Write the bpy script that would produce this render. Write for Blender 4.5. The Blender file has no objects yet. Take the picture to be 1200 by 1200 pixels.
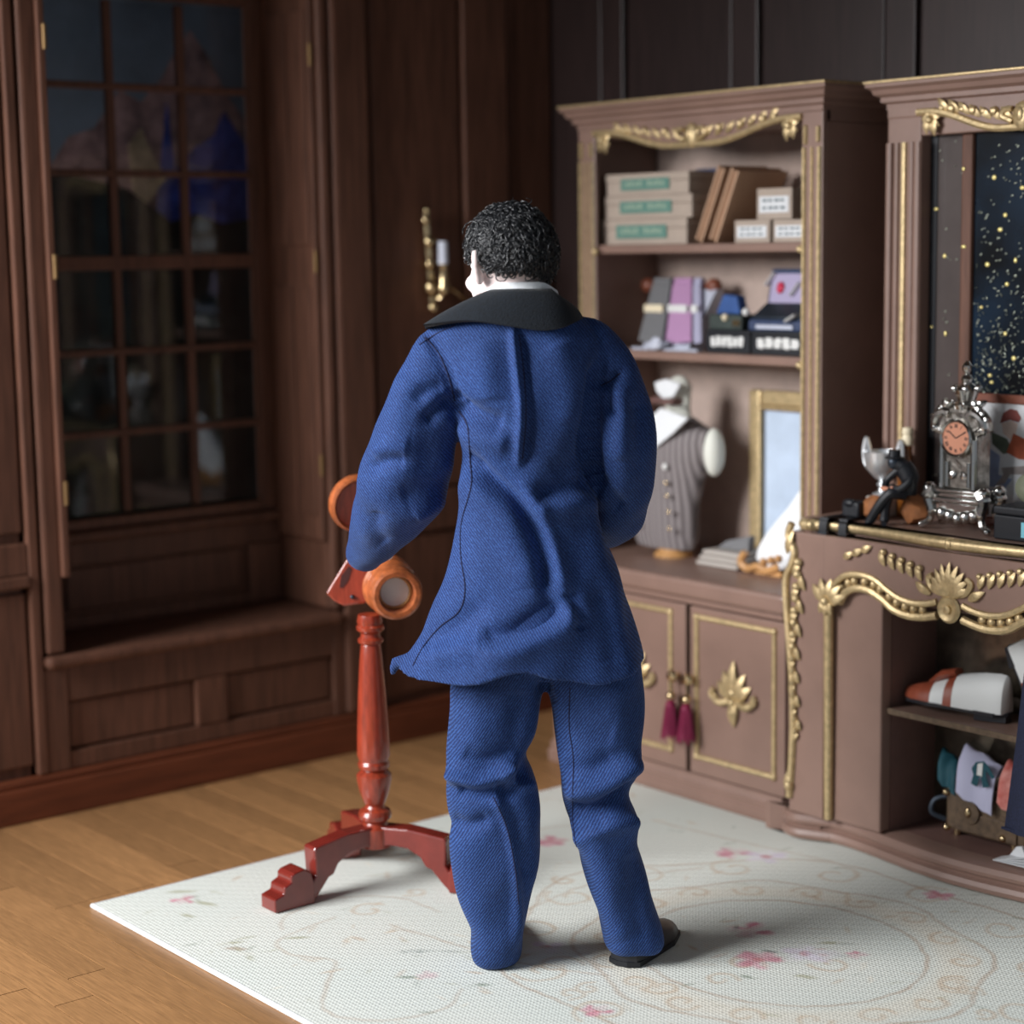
import bpy, bmesh, math, random
import numpy as np
from mathutils import Vector, Matrix, Euler
from mathutils.bvhtree import BVHTree
random.seed(7); np.random.seed(7)
PI = math.pi
SC = bpy.context.scene
COL = SC.collection
R = math.radians

# ------------------------------------------------------------------ camera
FPX, CAMH = 2233.0, 1.665
_a, _t, _r = R(39.3), R(7.9), R(0.88)
HV = Vector((-math.cos(_a), math.sin(_a), 0)); RT = Vector((math.sin(_a), math.cos(_a), 0)); UP = Vector((0, 0, 1))
FW = HV*math.cos(_t) - UP*math.sin(_t); CU = UP*math.cos(_t) + HV*math.sin(_t)
IR = RT*math.cos(_r) - CU*math.sin(_r); IU = CU*math.cos(_r) + RT*math.sin(_r)
CAM = Vector((0, 0, CAMH))
cd = bpy.data.cameras.new('camera'); cam = bpy.data.objects.new('camera', cd); COL.objects.link(cam)
cd.sensor_width = 36.0; cd.sensor_fit = 'HORIZONTAL'; cd.lens = FPX/1200*36
cam.matrix_world = Matrix(((IR.x, IU.x, -FW.x, CAM.x), (IR.y, IU.y, -FW.y, CAM.y), (IR.z, IU.z, -FW.z, CAM.z), (0, 0, 0, 1)))
cd.clip_start = 0.05; cd.clip_end = 60
cd.dof.use_dof = True; cd.dof.focus_distance = 4.42; cd.dof.aperture_fstop = 1.25
SC.camera = cam

# ------------------------------------------------------------------ light
w = bpy.data.worlds.new('world'); SC.world = w; w.use_nodes = True
w.node_tree.nodes['Background'].inputs[0].default_value = (0.80, 0.90, 1.0, 1)
w.node_tree.nodes['Background'].inputs[1].default_value = 0.30
def area(name, loc, target, size, power, col):
    l = bpy.data.lights.new(name, 'AREA'); l.shape = 'RECTANGLE'; l.size = size[0]; l.size_y = size[1]
    l.energy = power; l.color = col
    o = bpy.data.objects.new(name, l); COL.objects.link(o); o.location = loc
    o.rotation_euler = (Vector(target)-Vector(loc)).to_track_quat('-Z', 'Y').to_euler()
    return o
area('window_daylight', (-4.9, -2.5, 3.3), (-3.6, 3.3, 0.7), (3.2, 2.6), 760, (0.98, 0.985, 1.0))
SC.view_settings.view_transform = 'Standard'; SC.view_settings.look = 'None'
SC.view_settings.exposure = 0.0; SC.view_settings.gamma = 1.0; SC.view_settings.use_curve_mapping = False

# ------------------------------------------------------------------ pixel -> world on a plane (measuring aid)
def ray(x, y): return FW + IR*((x-600)/FPX) - IU*((y-600)/FPX)
def W(x, y, axis, val):
    d = ray(x, y); return CAM + d*((val-CAM[axis])/d[axis])

# ------------------------------------------------------------------ object helpers
ORG = {}
def thing(name, label, cat, loc=(0, 0, 0), rotz=0, group=None):
    o = bpy.data.objects.new(name, None); COL.objects.link(o); o.empty_display_size = 0.05
    o.location = loc; o.rotation_euler = (0, 0, rotz)
    o['label'] = label; o['category'] = cat
    if group: o['group'] = group
    ORG[o.name] = Vector(loc) if rotz == 0 else Vector((0, 0, 0))
    return o
def tag(o, label, cat, group=None):
    o['label'] = label; o['category'] = cat
    if group: o['group'] = group
    return o
class MB:
    def __init__(s): s.v = []; s.f = []; s.m = []; s.cm = 0
    def add(s, vs, fs, xf=None):
        b = len(s.v)
        s.v += [tuple(xf @ Vector(p)) if xf is not None else tuple(p) for p in vs]
        s.f += [tuple(b+i for i in f) for f in fs]; s.m += [s.cm]*len(fs)
        return s
    def box(s, x0, x1, y0, y1, z0, z1, xf=None):
        x0, x1 = min(x0, x1), max(x0, x1); y0, y1 = min(y0, y1), max(y0, y1); z0, z1 = min(z0, z1), max(z0, z1)
        vs = [(x0, y0, z0), (x1, y0, z0), (x1, y1, z0), (x0, y1, z0), (x0, y0, z1), (x1, y0, z1), (x1, y1, z1), (x0, y1, z1)]
        return s.add(vs, [(0, 3, 2, 1), (4, 5, 6, 7), (0, 1, 5, 4), (1, 2, 6, 5), (2, 3, 7, 6), (3, 0, 4, 7)], xf)
    def grid(s, rows, closed=True, cap0=False, cap1=False, xf=None):
        n = len(rows[0]); vs = [p for r in rows for p in r]; fs = []
        for i in range(len(rows)-1):
            for j in range(n if closed else n-1):
                k = (j+1) % n
                fs.append((i*n+j, i*n+k, (i+1)*n+k, (i+1)*n+j))
        if cap0: fs.append(tuple(range(n-1, -1, -1)))
        if cap1: fs.append(tuple((len(rows)-1)*n+j for j in range(n)))
        return s.add(vs, fs, xf)
    def lathe(s, prof, n=24, xf=None, cap=True):
        rows = [[(max(r, 1e-5)*math.cos(2*PI*j/n), max(r, 1e-5)*math.sin(2*PI*j/n), z) for j in range(n)] for r, z in prof]
        return s.grid(rows, True, cap, cap, xf)
    def cyl(s, p0, p1, r0, r1=None, n=12): return s.tube([p0, p1], [r0, r1 if r1 is not None else r0], n)
    def tube(s, pts, rad, n=8, flat=1.0, ref=None, xf=None):
        pts = [Vector(p) for p in pts]
        if not hasattr(rad, '__len__'): rad = [rad]*len(pts)
        rows = []; nrm = None
        for i, p in enumerate(pts):
            t = (pts[min(i+1, len(pts)-1)] - pts[max(i-1, 0)])
            if t.length < 1e-9: t = Vector((0, 0, 1))
            t.normalize()
            if nrm is None:
                nrm = Vector(ref) if ref else (Vector((0, 0, 1)) if abs(t.z) < .9 else Vector((1, 0, 0)))
            nrm = (nrm - t*nrm.dot(t))
            if nrm.length < 1e-6: nrm = t.orthogonal()
            nrm.normalize(); b = t.cross(nrm)
            rows.append([tuple(p + nrm*(rad[i]*flat*math.cos(2*PI*j/n)) + b*(rad[i]*math.sin(2*PI*j/n))) for j in range(n)])
        return s.grid(rows, True, True, True, xf)
    def ball(s, c, r, nu=14, nv=8, xf=None):
        if not hasattr(r, '__len__'): r = (r, r, r)
        rows = []
        for i in range(nv+1):
            a = -PI/2 + PI*i/nv; q = max(math.cos(a), 1e-4)
            rows.append([(c[0]+r[0]*q*math.cos(2*PI*j/nu), c[1]+r[1]*q*math.sin(2*PI*j/nu), c[2]+r[2]*math.sin(a)) for j in range(nu)])
        return s.grid(rows, True, True, True, xf)
    def prism(s, poly, to3, d0, d1):
        n = len(poly)
        a = [to3(x, y, d0) for x, y in poly]; b = [to3(x, y, d1) for x, y in poly]
        fs = [tuple(range(n)), tuple(range(2*n-1, n-1, -1))] + [(i, n+i, n+(i+1) % n, (i+1) % n) for i in range(n)]
        return s.add(a+b, fs)
    def build(s, name, mat, parent=None, smooth=True, bevel=0, kind=None, angle=0.7, sub=0, fix=True):
        me = bpy.data.meshes.new(name)
        o0 = ORG.get(parent.name, Vector((0, 0, 0))) if parent else Vector((0, 0, 0))
        me.from_pydata([(p[0]-o0.x, p[1]-o0.y, p[2]-o0.z) for p in s.v], [], s.f)
        mats = mat if isinstance(mat, (list, tuple)) else [mat]
        for m in mats: me.materials.append(m)
        if len(mats) > 1: me.polygons.foreach_set('material_index', s.m)
        if fix:
            bm = bmesh.new(); bm.from_mesh(me); bmesh.ops.recalc_face_normals(bm, faces=bm.faces); bm.to_mesh(me); bm.free()
        if smooth:
            me.polygons.foreach_set('use_smooth', [True]*len(me.polygons)); me.set_sharp_from_angle(angle=angle)
        me.update()
        o = bpy.data.objects.new(name, me); COL.objects.link(o)
        if parent: o.parent = parent; ORG[o.name] = o0
        if bevel:
            m = o.modifiers.new('bevel', 'BEVEL'); m.width = bevel; m.segments = 2; m.limit_method = 'ANGLE'; m.angle_limit = R(40)
        if sub:
            m = o.modifiers.new('sub', 'SUBSURF'); m.levels = sub; m.render_levels = sub
        if kind: o['kind'] = kind
        return o
def structure(o): o['kind'] = 'structure'; return o
def copyobj(o, parent=None):
    c = o.copy(); COL.objects.link(c)
    if parent: c.parent = parent
    return c
def copy_tree(o, parent=None):
    c = copyobj(o, parent)
    for ch in list(o.children): copy_tree(ch, c)
    return c
def evald(o, keep=False):
    bpy.context.view_layer.update()
    dg = bpy.context.evaluated_depsgraph_get(); me = bpy.data.meshes.new_from_object(o.evaluated_get(dg))
    return me
def remesh(mb, voxel, smooth_it=3):
    o = mb.build('tmp', MAT['wall'], None, smooth=False)
    m = o.modifiers.new('r', 'REMESH'); m.mode = 'VOXEL'; m.voxel_size = voxel
    if smooth_it:
        m2 = o.modifiers.new('s', 'SMOOTH'); m2.iterations = smooth_it; m2.factor = 0.5
    me = evald(o); me.materials.clear(); bpy.data.objects.remove(o)
    return me
def smoothline(pts, k=6):
    """Catmull-Rom through pts (any dimension)."""
    P = [np.array(p, float) for p in pts]; out = []
    for i in range(len(P)-1):
        p0 = P[max(i-1, 0)]; p1 = P[i]; p2 = P[i+1]; p3 = P[min(i+2, len(P)-1)]
        for j in range(k):
            t = j/k
            out.append(0.5*((2*p1)+(-p0+p2)*t+(2*p0-5*p1+4*p2-p3)*t*t+(-p0+3*p1-3*p2+p3)*t**3))
    out.append(P[-1]); return [tuple(p) for p in out]

# ------------------------------------------------------------------ materials
def srgb(r, g, b):
    f = lambda c: (c/12.92 if c <= .04045 else ((c+.055)/1.055)**2.4)
    return tuple(f(x/255) for x in (r, g, b))
def mat(name, col, rough=0.5, metal=0.0, var=0.0, vscale=20, bump=0.0, bscale=200, grain=None, sheen=0, spec=0.5, coat=0, objrand=0, col2=None):
    m = bpy.data.materials.new(name); m.use_nodes = True; nt = m.node_tree; N = nt.nodes; L = nt.links
    b = N['Principled BSDF']; b.inputs['Roughness'].default_value = rough; b.inputs['Metallic'].default_value = metal
    b.inputs['Specular IOR Level'].default_value = spec
    if sheen: b.inputs['Sheen Weight'].default_value = sheen; b.inputs['Sheen Roughness'].default_value = .4
    if coat: b.inputs['Coat Weight'].default_value = coat; b.inputs['Coat Roughness'].default_value = .12
    b.inputs['Base Color'].default_value = (*col, 1)
    tc = N.new('ShaderNodeTexCoord')
    out = None
    if var or grain:
        mp = N.new('ShaderNodeMapping'); L.new(tc.outputs['Object'], mp.inputs[0])
        if grain: mp.inputs['Scale'].default_value = grain
        nz = N.new('ShaderNodeTexNoise'); nz.inputs['Scale'].default_value = vscale; nz.inputs['Detail'].default_value = 6
        nz.inputs['Roughness'].default_value = .6
        L.new(mp.outputs[0], nz.inputs[0])
        rp = N.new('ShaderNodeValToRGB'); L.new(nz.outputs[0], rp.inputs[0])
        c2 = col2 if col2 else tuple(c*(1-var) for c in col)
        c1 = tuple(min(1, c*(1+var*.6)) for c in col)
        rp.color_ramp.elements[0].position = .32; rp.color_ramp.elements[0].color = (*c2, 1)
        rp.color_ramp.elements[1].position = .68; rp.color_ramp.elements[1].color = (*c1, 1)
        out = rp.outputs[0]
    if objrand:
        oi = N.new('ShaderNodeObjectInfo'); hs = N.new('ShaderNodeHueSaturation')
        mr = N.new('ShaderNodeMapRange'); mr.inputs[3].default_value = 1-objrand; mr.inputs[4].default_value = 1+objrand
        L.new(oi.outputs['Random'], mr.inputs[0]); L.new(mr.outputs[0], hs.inputs['Value'])
        if out: L.new(out, hs.inputs['Color'])
        else: hs.inputs['Color'].default_value = (*col, 1)
        out = hs.outputs[0]
        if grain:
            ad = N.new('ShaderNodeVectorMath'); ad.operation = 'ADD'; mul = N.new('ShaderNodeMath'); mul.operation = 'MULTIPLY'; mul.inputs[1].default_value = 37
            L.new(oi.outputs['Random'], mul.inputs[0]); L.new(mp.outputs[0], ad.inputs[0]); L.new(mul.outputs[0], ad.inputs[1]); L.new(ad.outputs[0], nz.inputs[0])
    if out: L.new(out, b.inputs['Base Color'])
    if bump:
        n2 = N.new('ShaderNodeTexNoise'); n2.inputs['Scale'].default_value = bscale; n2.inputs['Detail'].default_value = 3
        L.new(tc.outputs['Object'], n2.inputs[0])
        bp = N.new('ShaderNodeBump'); bp.inputs['Strength'].default_value = bump; bp.inputs['Distance'].default_value = .004
        L.new(n2.outputs[0], bp.inputs['Height']); L.new(bp.outputs[0], b.inputs['Normal'])
    return m
def fabric(name, col, light, scale=350, bump=.28, rough=.8, sheen=.14, ang=(0, R(38), 0)):
    """twill: fine diagonal ribs with lighter weft threads"""
    m = bpy.data.materials.new(name); m.use_nodes = True; nt = m.node_tree; N = nt.nodes; L = nt.links
    b = N['Principled BSDF']; b.inputs['Roughness'].default_value = rough
    b.inputs['Sheen Weight'].default_value = sheen; b.inputs['Sheen Roughness'].default_value = .5
    b.inputs['Sheen Tint'].default_value = (.45, .6, 1, 1); b.inputs['Specular IOR Level'].default_value = .3
    tc = N.new('ShaderNodeTexCoord'); mp = N.new('ShaderNodeMapping'); L.new(tc.outputs['Object'], mp.inputs[0])
    mp.inputs['Rotation'].default_value = ang
    wv = N.new('ShaderNodeTexWave'); wv.inputs['Scale'].default_value = scale/6.2; wv.inputs['Distortion'].default_value = 2.6
    wv.inputs['Detail'].default_value = 2; wv.inputs['Detail Scale'].default_value = 3; wv.bands_direction = 'X'
    L.new(mp.outputs[0], wv.inputs[0])
    nz = N.new('ShaderNodeTexNoise'); nz.inputs['Scale'].default_value = 210; nz.inputs['Detail'].default_value = 2; L.new(tc.outputs['Object'], nz.inputs[0])
    n3 = N.new('ShaderNodeTexNoise'); n3.inputs['Scale'].default_value = 7; n3.inputs['Detail'].default_value = 4; L.new(tc.outputs['Object'], n3.inputs[0])
    mu = N.new('ShaderNodeMath'); mu.operation = 'MULTIPLY'; L.new(wv.outputs[0], mu.inputs[0]); L.new(nz.outputs[0], mu.inputs[1])
    rp = N.new('ShaderNodeValToRGB'); L.new(mu.outputs[0], rp.inputs[0])
    rp.color_ramp.elements[0].position = .02; rp.color_ramp.elements[0].color = (*col, 1)
    rp.color_ramp.elements[1].position = .74; rp.color_ramp.elements[1].color = (*light, 1)
    hs = N.new('ShaderNodeHueSaturation'); L.new(rp.outputs[0], hs.inputs['Color'])
    mr = N.new('ShaderNodeMapRange'); mr.inputs[1].default_value = .3; mr.inputs[2].default_value = .7; mr.inputs[3].default_value = .85; mr.inputs[4].default_value = 1.15
    L.new(n3.outputs[0], mr.inputs[0]); L.new(mr.outputs[0], hs.inputs['Value']); L.new(hs.outputs[0], b.inputs['Base Color'])
    ad = N.new('ShaderNodeMath'); ad.operation = 'ADD'; L.new(wv.outputs[0], ad.inputs[0]); L.new(nz.outputs[0], ad.inputs[1])
    bp = N.new('ShaderNodeBump'); bp.inputs['Strength'].default_value = bump; bp.inputs['Distance'].default_value = .003
    L.new(ad.outputs[0], bp.inputs['Height']); L.new(bp.outputs[0], b.inputs['Normal'])
    return m
MAT = {}
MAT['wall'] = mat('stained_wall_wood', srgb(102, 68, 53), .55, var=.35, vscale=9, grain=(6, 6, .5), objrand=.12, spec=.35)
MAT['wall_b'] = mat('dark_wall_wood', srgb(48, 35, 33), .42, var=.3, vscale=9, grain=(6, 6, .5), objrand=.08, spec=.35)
MAT['base'] = mat('baseboard_wood', srgb(110, 58, 36), .5, var=.3, vscale=9, grain=(6, .5, 6), spec=.4)
MAT['ceil'] = mat('ceiling_wood', srgb(60, 40, 32), .7)
MAT['plank'] = mat('oak_plank', srgb(161, 119, 78), .42, var=.28, vscale=24, grain=(.5, 9, 9), objrand=.17, spec=.45)
MAT['sub'] = mat('subfloor', srgb(70, 46, 28), .8)
MAT['paint'] = mat('mauve_brown_paint', srgb(138, 110, 98), .42, var=.12, vscale=6, bump=.08, bscale=60, spec=.5)
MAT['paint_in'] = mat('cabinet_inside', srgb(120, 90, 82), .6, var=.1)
MAT['lining'] = mat('beige_back_lining', srgb(190, 168, 156), .7, var=.1)
MAT['gold'] = mat('gilt', srgb(204, 180, 136), .42, metal=.6, var=.25, vscale=60, bump=.25, bscale=150)
MAT['brass'] = mat('brass', srgb(214, 190, 148), .25, metal=1.0)
MAT['old_brass'] = mat('old_brass', srgb(140, 112, 76), .5, metal=.8)
MAT['goblet'] = mat('bright_silver', srgb(225, 228, 230), .32, metal=.75)
MAT['mahog'] = mat('red_mahogany', srgb(146, 56, 36), .28, var=.35, vscale=12, grain=(8, 8, 1.2), coat=.4)
MAT['mahog_dk'] = mat('red_mahogany_legs', srgb(120, 40, 32), .25, var=.2, vscale=14, coat=.6)
MAT['burl'] = mat('orange_burl', srgb(178, 98, 56), .35, var=.4, vscale=55, coat=.5)
MAT['white'] = mat('white_enamel', srgb(225, 225, 222), .35)
MAT['cloth_w'] = mat('white_cloth', srgb(232, 234, 236), .8, bump=.2, bscale=120)
MAT['skin'] = mat('doll_skin', srgb(240, 222, 218), .55, var=.06, vscale=20)
MAT['hair'] = mat('black_hair', (.012, .013, .015), .33, spec=.6)
MAT['felt'] = mat('black_felt', srgb(13, 21, 30), .95, var=.4, vscale=160, bump=.4, bscale=260, sheen=.12)
MAT['seam'] = mat('seam_thread', srgb(18, 24, 60), .9)
MAT['denim'] = fabric('blue_twill', srgb(15, 34, 82), srgb(56, 92, 156))
MAT['denim_t'] = fabric('blue_twill_trousers', srgb(13, 32, 78), srgb(52, 88, 150), ang=(0, R(-35), 0))
MAT['shoe'] = mat('black_shoe', srgb(30, 31, 36), .4)
MAT['black'] = mat('black_card', srgb(16, 19, 26), .5)
MAT['navy'] = mat('navy_cloth', srgb(26, 32, 58), .85, var=.5, vscale=250, bump=.3)
MAT['iron'] = mat('gunmetal', srgb(60, 68, 78), .4, metal=.6)
MAT['silver'] = mat('silver', srgb(190, 188, 184), .22, metal=1.0)
MAT['pewter'] = mat('antique_silver', srgb(150, 145, 138), .3, metal=.9, var=.6, vscale=45, bump=.5, bscale=70)
MAT['tan'] = mat('tan_card', srgb(176, 160, 146), .75, var=.06)
MAT['green_l'] = mat('green_label', srgb(96, 136, 124), .7, var=.08)
MAT['green_t'] = mat('green_label_print', srgb(150, 170, 150), .7)
MAT['brown_c'] = mat('brown_card', srgb(150, 112, 84), .7, var=.15, vscale=10)
MAT['brown_e'] = mat('brown_card_edge', srgb(188, 152, 124), .7)
MAT['paper'] = mat('paper', srgb(222, 224, 226), .8, var=.03)
MAT['envelope'] = mat('grey_paper', srgb(184, 176, 168), .8)
MAT['ink'] = mat('grey_ink', srgb(96, 110, 116), .8)
MAT['blue_c'] = mat('blue_card', srgb(52, 66, 98), .6, var=.3, vscale=30)
MAT['amber'] = mat('amber_glass', srgb(120, 70, 26), .15, spec=.6)
MAT['cream'] = mat('cream_wax', srgb(236, 222, 190), .5)
MAT['rock'] = mat('brown_rock', srgb(158, 100, 58), .7, var=.5, vscale=18, bump=.6, bscale=40)
MAT['leather'] = mat('brown_leather', srgb(146, 72, 50), .35, var=.15, vscale=30)
MAT['leather_w'] = mat('white_leather', srgb(226, 228, 226), .45)
MAT['case'] = mat('suitcase_leather', srgb(104, 84, 64), .6, var=.4, vscale=45, bump=.4)
MAT['acrylic'] = mat('pale_plastic', srgb(196, 200, 214), .15, spec=.7)
MAT['tie_g'] = mat('grey_silk', srgb(120, 120, 122), .5, var=.1, vscale=160)
MAT['tie_p'] = mat('mauve_silk', srgb(190, 146, 186), .5, var=.15, vscale=120, grain=(30, 1, 1))
MAT['tie_l'] = mat('lavender_silk', srgb(178, 176, 200), .5)
MAT['lilac'] = mat('lilac_lining', srgb(170, 160, 190), .7)
MAT['red'] = mat('crimson', srgb(196, 30, 70), .5)
MAT['teal'] = mat('teal_print', srgb(20, 76, 88), .7)
MAT['tassel'] = mat('burgundy_silk', srgb(130, 24, 66), .5, var=.3, vscale=150, grain=(20, 20, 1))
MAT['form'] = mat('dress_form_cloth', srgb(226, 227, 216), .6)
MAT['slot'] = mat('slot_shadow_wood', srgb(60, 16, 12), .6)
MAT['waxwhite'] = mat('candle', srgb(222, 226, 240), .5)
MAT['bow'] = mat('brown_silk', srgb(120, 88, 82), .55)
MAT['canvas'] = mat('pale_blue_canvas', srgb(190, 206, 226), .7, var=.12, vscale=8)
MAT['ochre'] = mat('ochre_wood', srgb(196, 146, 92), .5, var=.2)
MAT['woodf'] = mat('walnut_frame', srgb(130, 72, 52), .4, var=.2)
MAT['olive'] = mat('grey_green_stone', srgb(120, 124, 104), .6, var=.3)
MAT['terra'] = mat('copper_dial', srgb(206, 140, 110), .5)
MAT['glow_speck'] = mat('gold_fleck', srgb(250, 230, 150), .25, metal=.3)
# striped waistcoat
def stripes():
    m = mat('striped_waistcoat', srgb(120, 112, 112), .8); nt = m.node_tree; N = nt.nodes; L = nt.links
    tc = N.new('ShaderNodeTexCoord'); wv = N.new('ShaderNodeTexWave'); wv.inputs['Scale'].default_value = 14; wv.bands_direction = 'X'; wv.inputs['Distortion'].default_value = .3
    L.new(tc.outputs['Object'], wv.inputs[0]); rp = N.new('ShaderNodeValToRGB'); L.new(wv.outputs[0], rp.inputs[0])
    rp.color_ramp.elements[0].color = (*srgb(92, 84, 84), 1); rp.color_ramp.elements[1].color = (*srgb(150, 142, 142), 1)
    L.new(rp.outputs[0], N['Principled BSDF'].inputs['Base Color']); return m
MAT['stripe'] = stripes()
def glass(name, tint=(.9, .92, .95), rough=.03):
    m = bpy.data.materials.new(name); m.use_nodes = True; N = m.node_tree.nodes; L = m.node_tree.links
    N.remove(N['Principled BSDF']); o = N['Material Output']
    t = N.new('ShaderNodeBsdfTransparent'); t.inputs[0].default_value = (*tint, 1)
    g = N.new('ShaderNodeBsdfGlossy'); g.inputs['Roughness'].default_value = rough
    fr = N.new('ShaderNodeFresnel'); fr.inputs[0].default_value = 1.45; mx = N.new('ShaderNodeMixShader')
    L.new(fr.outputs[0], mx.inputs[0]); L.new(t.outputs[0], mx.inputs[1]); L.new(g.outputs[0], mx.inputs[2]); L.new(mx.outputs[0], o.inputs[0])
    return m
MAT['glass'] = glass('window_glass')
# ================================================================== SETTING
XW, YB, ZC = -5.17, 4.45, 2.75
def sweep(mb, prof, path, closed=False):
    """prof: closed loop of (out, z); path: xy points, outward side = right of travel"""
    P = [Vector((p[0], p[1])) for p in path]; rows = []
    for i, p in enumerate(P):
        d0 = (P[i]-P[i-1]).normalized() if i > 0 else (P[1]-P[0]).normalized()
        d1 = (P[i+1]-P[i]).normalized() if i < len(P)-1 else d0
        n0 = Vector((d0.y, -d0.x)); n1 = Vector((d1.y, -d1.x)); n = (n0+n1).normalized(); k = 1/max(.35, n.dot(n0))
        rows.append([(p.x+n.x*o*k, p.y+n.y*o*k, z) for o, z in prof])
    mb.grid(rows, True, True, True); return mb
# floor and planks
floor = structure(MB().box(-5.7, -0.9, .3, 4.6, -.06, -.022).build('floor', MAT['sub']))
rows = []
y = 1.678-.0965*14
k = 0
while y < YB:
    x = -5.2 - random.random()*.9
    forced = {1.775: -3.81, 1.871: -3.94}
    while x < -0.95:
        ln = .85+random.random()*.6
        x2 = x+ln
        for fy, fx in forced.items():
            if abs(y-fy) < .03 and x < fx-.35 and x2 > fx-.3: x2 = fx
        xa, xb = max(x, -5.168), min(x2, -.95)
        if xb-xa > .05:
            p = MB().box(xa+.0013, xb-.0013, y+.0016, y+.0949, -.0215, random.uniform(-.0006, 0)).build('plank', MAT['plank'], floor, smooth=False)
        x = x2
    y += .0965
# unseen ceiling; front edge placed to shade the upper walls
structure(MB().box(-5.8, -1.0, .9, 4.6, ZC, ZC+.06).build('ceiling', MAT['ceil']))
# left wall
wl = structure(MB().box(-5.26, -5.19, .5, 2.455, 0, ZC).box(-5.26, -5.19, 3.49, 4.45, 0, ZC).box(-5.26, -5.19, 2.455, 3.49, 2.55, ZC).box(-5.60, -5.21, 2.40, 3.56, 0, .44).box(-5.60, -5.19, 3.497, 3.56, 0, ZC).box(-5.60, -5.19, 2.38, 2.438, 0, ZC).build('wall_left', MAT['wall'], smooth=False))
def part(name, x0, x1, y0, y1, z0, z1, par, m='wall', bevel=.006):
    return MB().box(x0, x1, y0, y1, z0, z1).build(name, MAT[m], par, smooth=False, bevel=bevel)
part('panel', -5.19, -5.176, 1.55, 2.385, .86, 2.6, wl); part('panel', -5.19, -5.176, 1.55, 2.385, .16, .68, wl)
part('stile', -5.19, -5.158, 2.392, 2.424, .13, ZC, wl)
part('dado_rail', -5.19, -5.15, .6, 2.392, .70, .735, wl); part('dado_rail', -5.19, -5.162, .6, 2.392, .735, .83, wl)
part('casing', -5.19, -5.148, 2.434, 2.492, .49, ZC, wl, bevel=.01)
part('casing', -5.19, -5.148, 3.50, 3.645, .13, ZC, wl, bevel=.014); part('bead', -5.19, -5.155, 3.456, 3.494, .49, ZC, wl, bevel=.012)
part('panel', -5.19, -5.176, 3.672, 4.03, .86, 2.6, wl); part('panel', -5.19, -5.176, 3.672, 4.03, .16, .70, wl)
part('rail', -5.19, -5.165, 3.66, 4.44, .71, .85, wl)
part('stile', -5.19, -5.162, 4.045, 4.235, .13, ZC, wl); part('panel', -5.19, -5.176, 4.25, 4.44, .86, 2.6, wl)
structure(MB().box(-5.19, -5.142, .5, 4.448, .0, .105).box(-5.19, -5.152, .5, 4.448, .105, .128).build('baseboard_left', MAT['base'], smooth=False, bevel=.006))
# window seat alcove (part of the left wall)
part('alcove_back', -5.52, -5.485, 2.40, 3.56, .0, .80, wl); part('alcove_head', -5.52, -5.19, 2.455, 3.49, 2.55, 2.60, wl)
part('alcove_jamb', -5.50, -5.19, 2.44, 2.485, .49, 2.55, wl); part('alcove_jamb', -5.50, -5.19, 3.458, 3.495, .49, 2.55, wl)
part('apron_panel', -5.485, -5.472, 2.66, 3.30, .545, .68, wl, bevel=.012); part('apron_rail', -5.485, -5.465, 2.49, 3.455, .69, .765, wl)
part('apron_stile', -5.485, -5.462, 3.325, 3.455, .49, .69, wl); part('apron_rail', -5.485, -5.465, 2.49, 3.455, .49, .53, wl)
part('seat_board', -5.485, -5.125, 2.425, 3.475, .448, .486, wl, bevel=.014)
part('seat_rail', -5.20, -5.168, 2.455, 3.495, .335, .448, wl); part('seat_rail', -5.20, -5.168, 2.455, 3.495, .128, .185, wl)
part('seat_panel', -5.20, -5.182, 2.505, 2.93, .19, .33, wl); part('seat_stile', -5.20, -5.165, 2.935, 3.05, .185, .335, wl)
part('seat_panel', -5.20, -5.182, 3.06, 3.45, .19, .33, wl); part('seat_stile', -5.20, -5.163, 2.40, 2.50, .128, .448, wl); part('seat_stile', -5.20, -5.163, 3.455, 3.50, .128, .448, wl)
# window
win = structure(MB().box(-5.50, -5.462, 2.545, 2.63, .80, 2.55).box(-5.50, -5.462, 3.388, 3.456, .80, 2.55).box(-5.50, -5.462, 2.63, 3.388, 2.455, 2.55)
                .box(-5.50, -5.462, 2.63, 3.388, .80, .835).build('window_1', MAT['wall'], smooth=False, bevel=.006))
part('window_sill', -5.50, -5.435, 2.49, 3.455, .765, .80, win, bevel=.012)
ZR = [.835, 1.10, 1.357, 1.636, 1.915, 2.182, 2.455]; YC = [2.63, 2.886, 3.14, 3.388]
for z in ZR[1:-1]:
    h = .022 if abs(z-1.636) < .01 else .011
    part('glazing_bar', -5.492, -5.466, 2.63, 3.388, z-h, z+h, win, bevel=.004)
for yv in YC[1:-1]:
    for i in range(6): part('glazing_bar', -5.492, -5.467, yv-.013, yv+.013, ZR[i]+.011, ZR[i+1]-.011, win, bevel=.004)
for i in range(6):
    for j in range(3):
        MB().box(-5.486, -5.483, YC[j]+.012, YC[j+1]-.012, ZR[i]+.012, ZR[i+1]-.012).build('pane', MAT['glass'], win, smooth=False)
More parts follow.
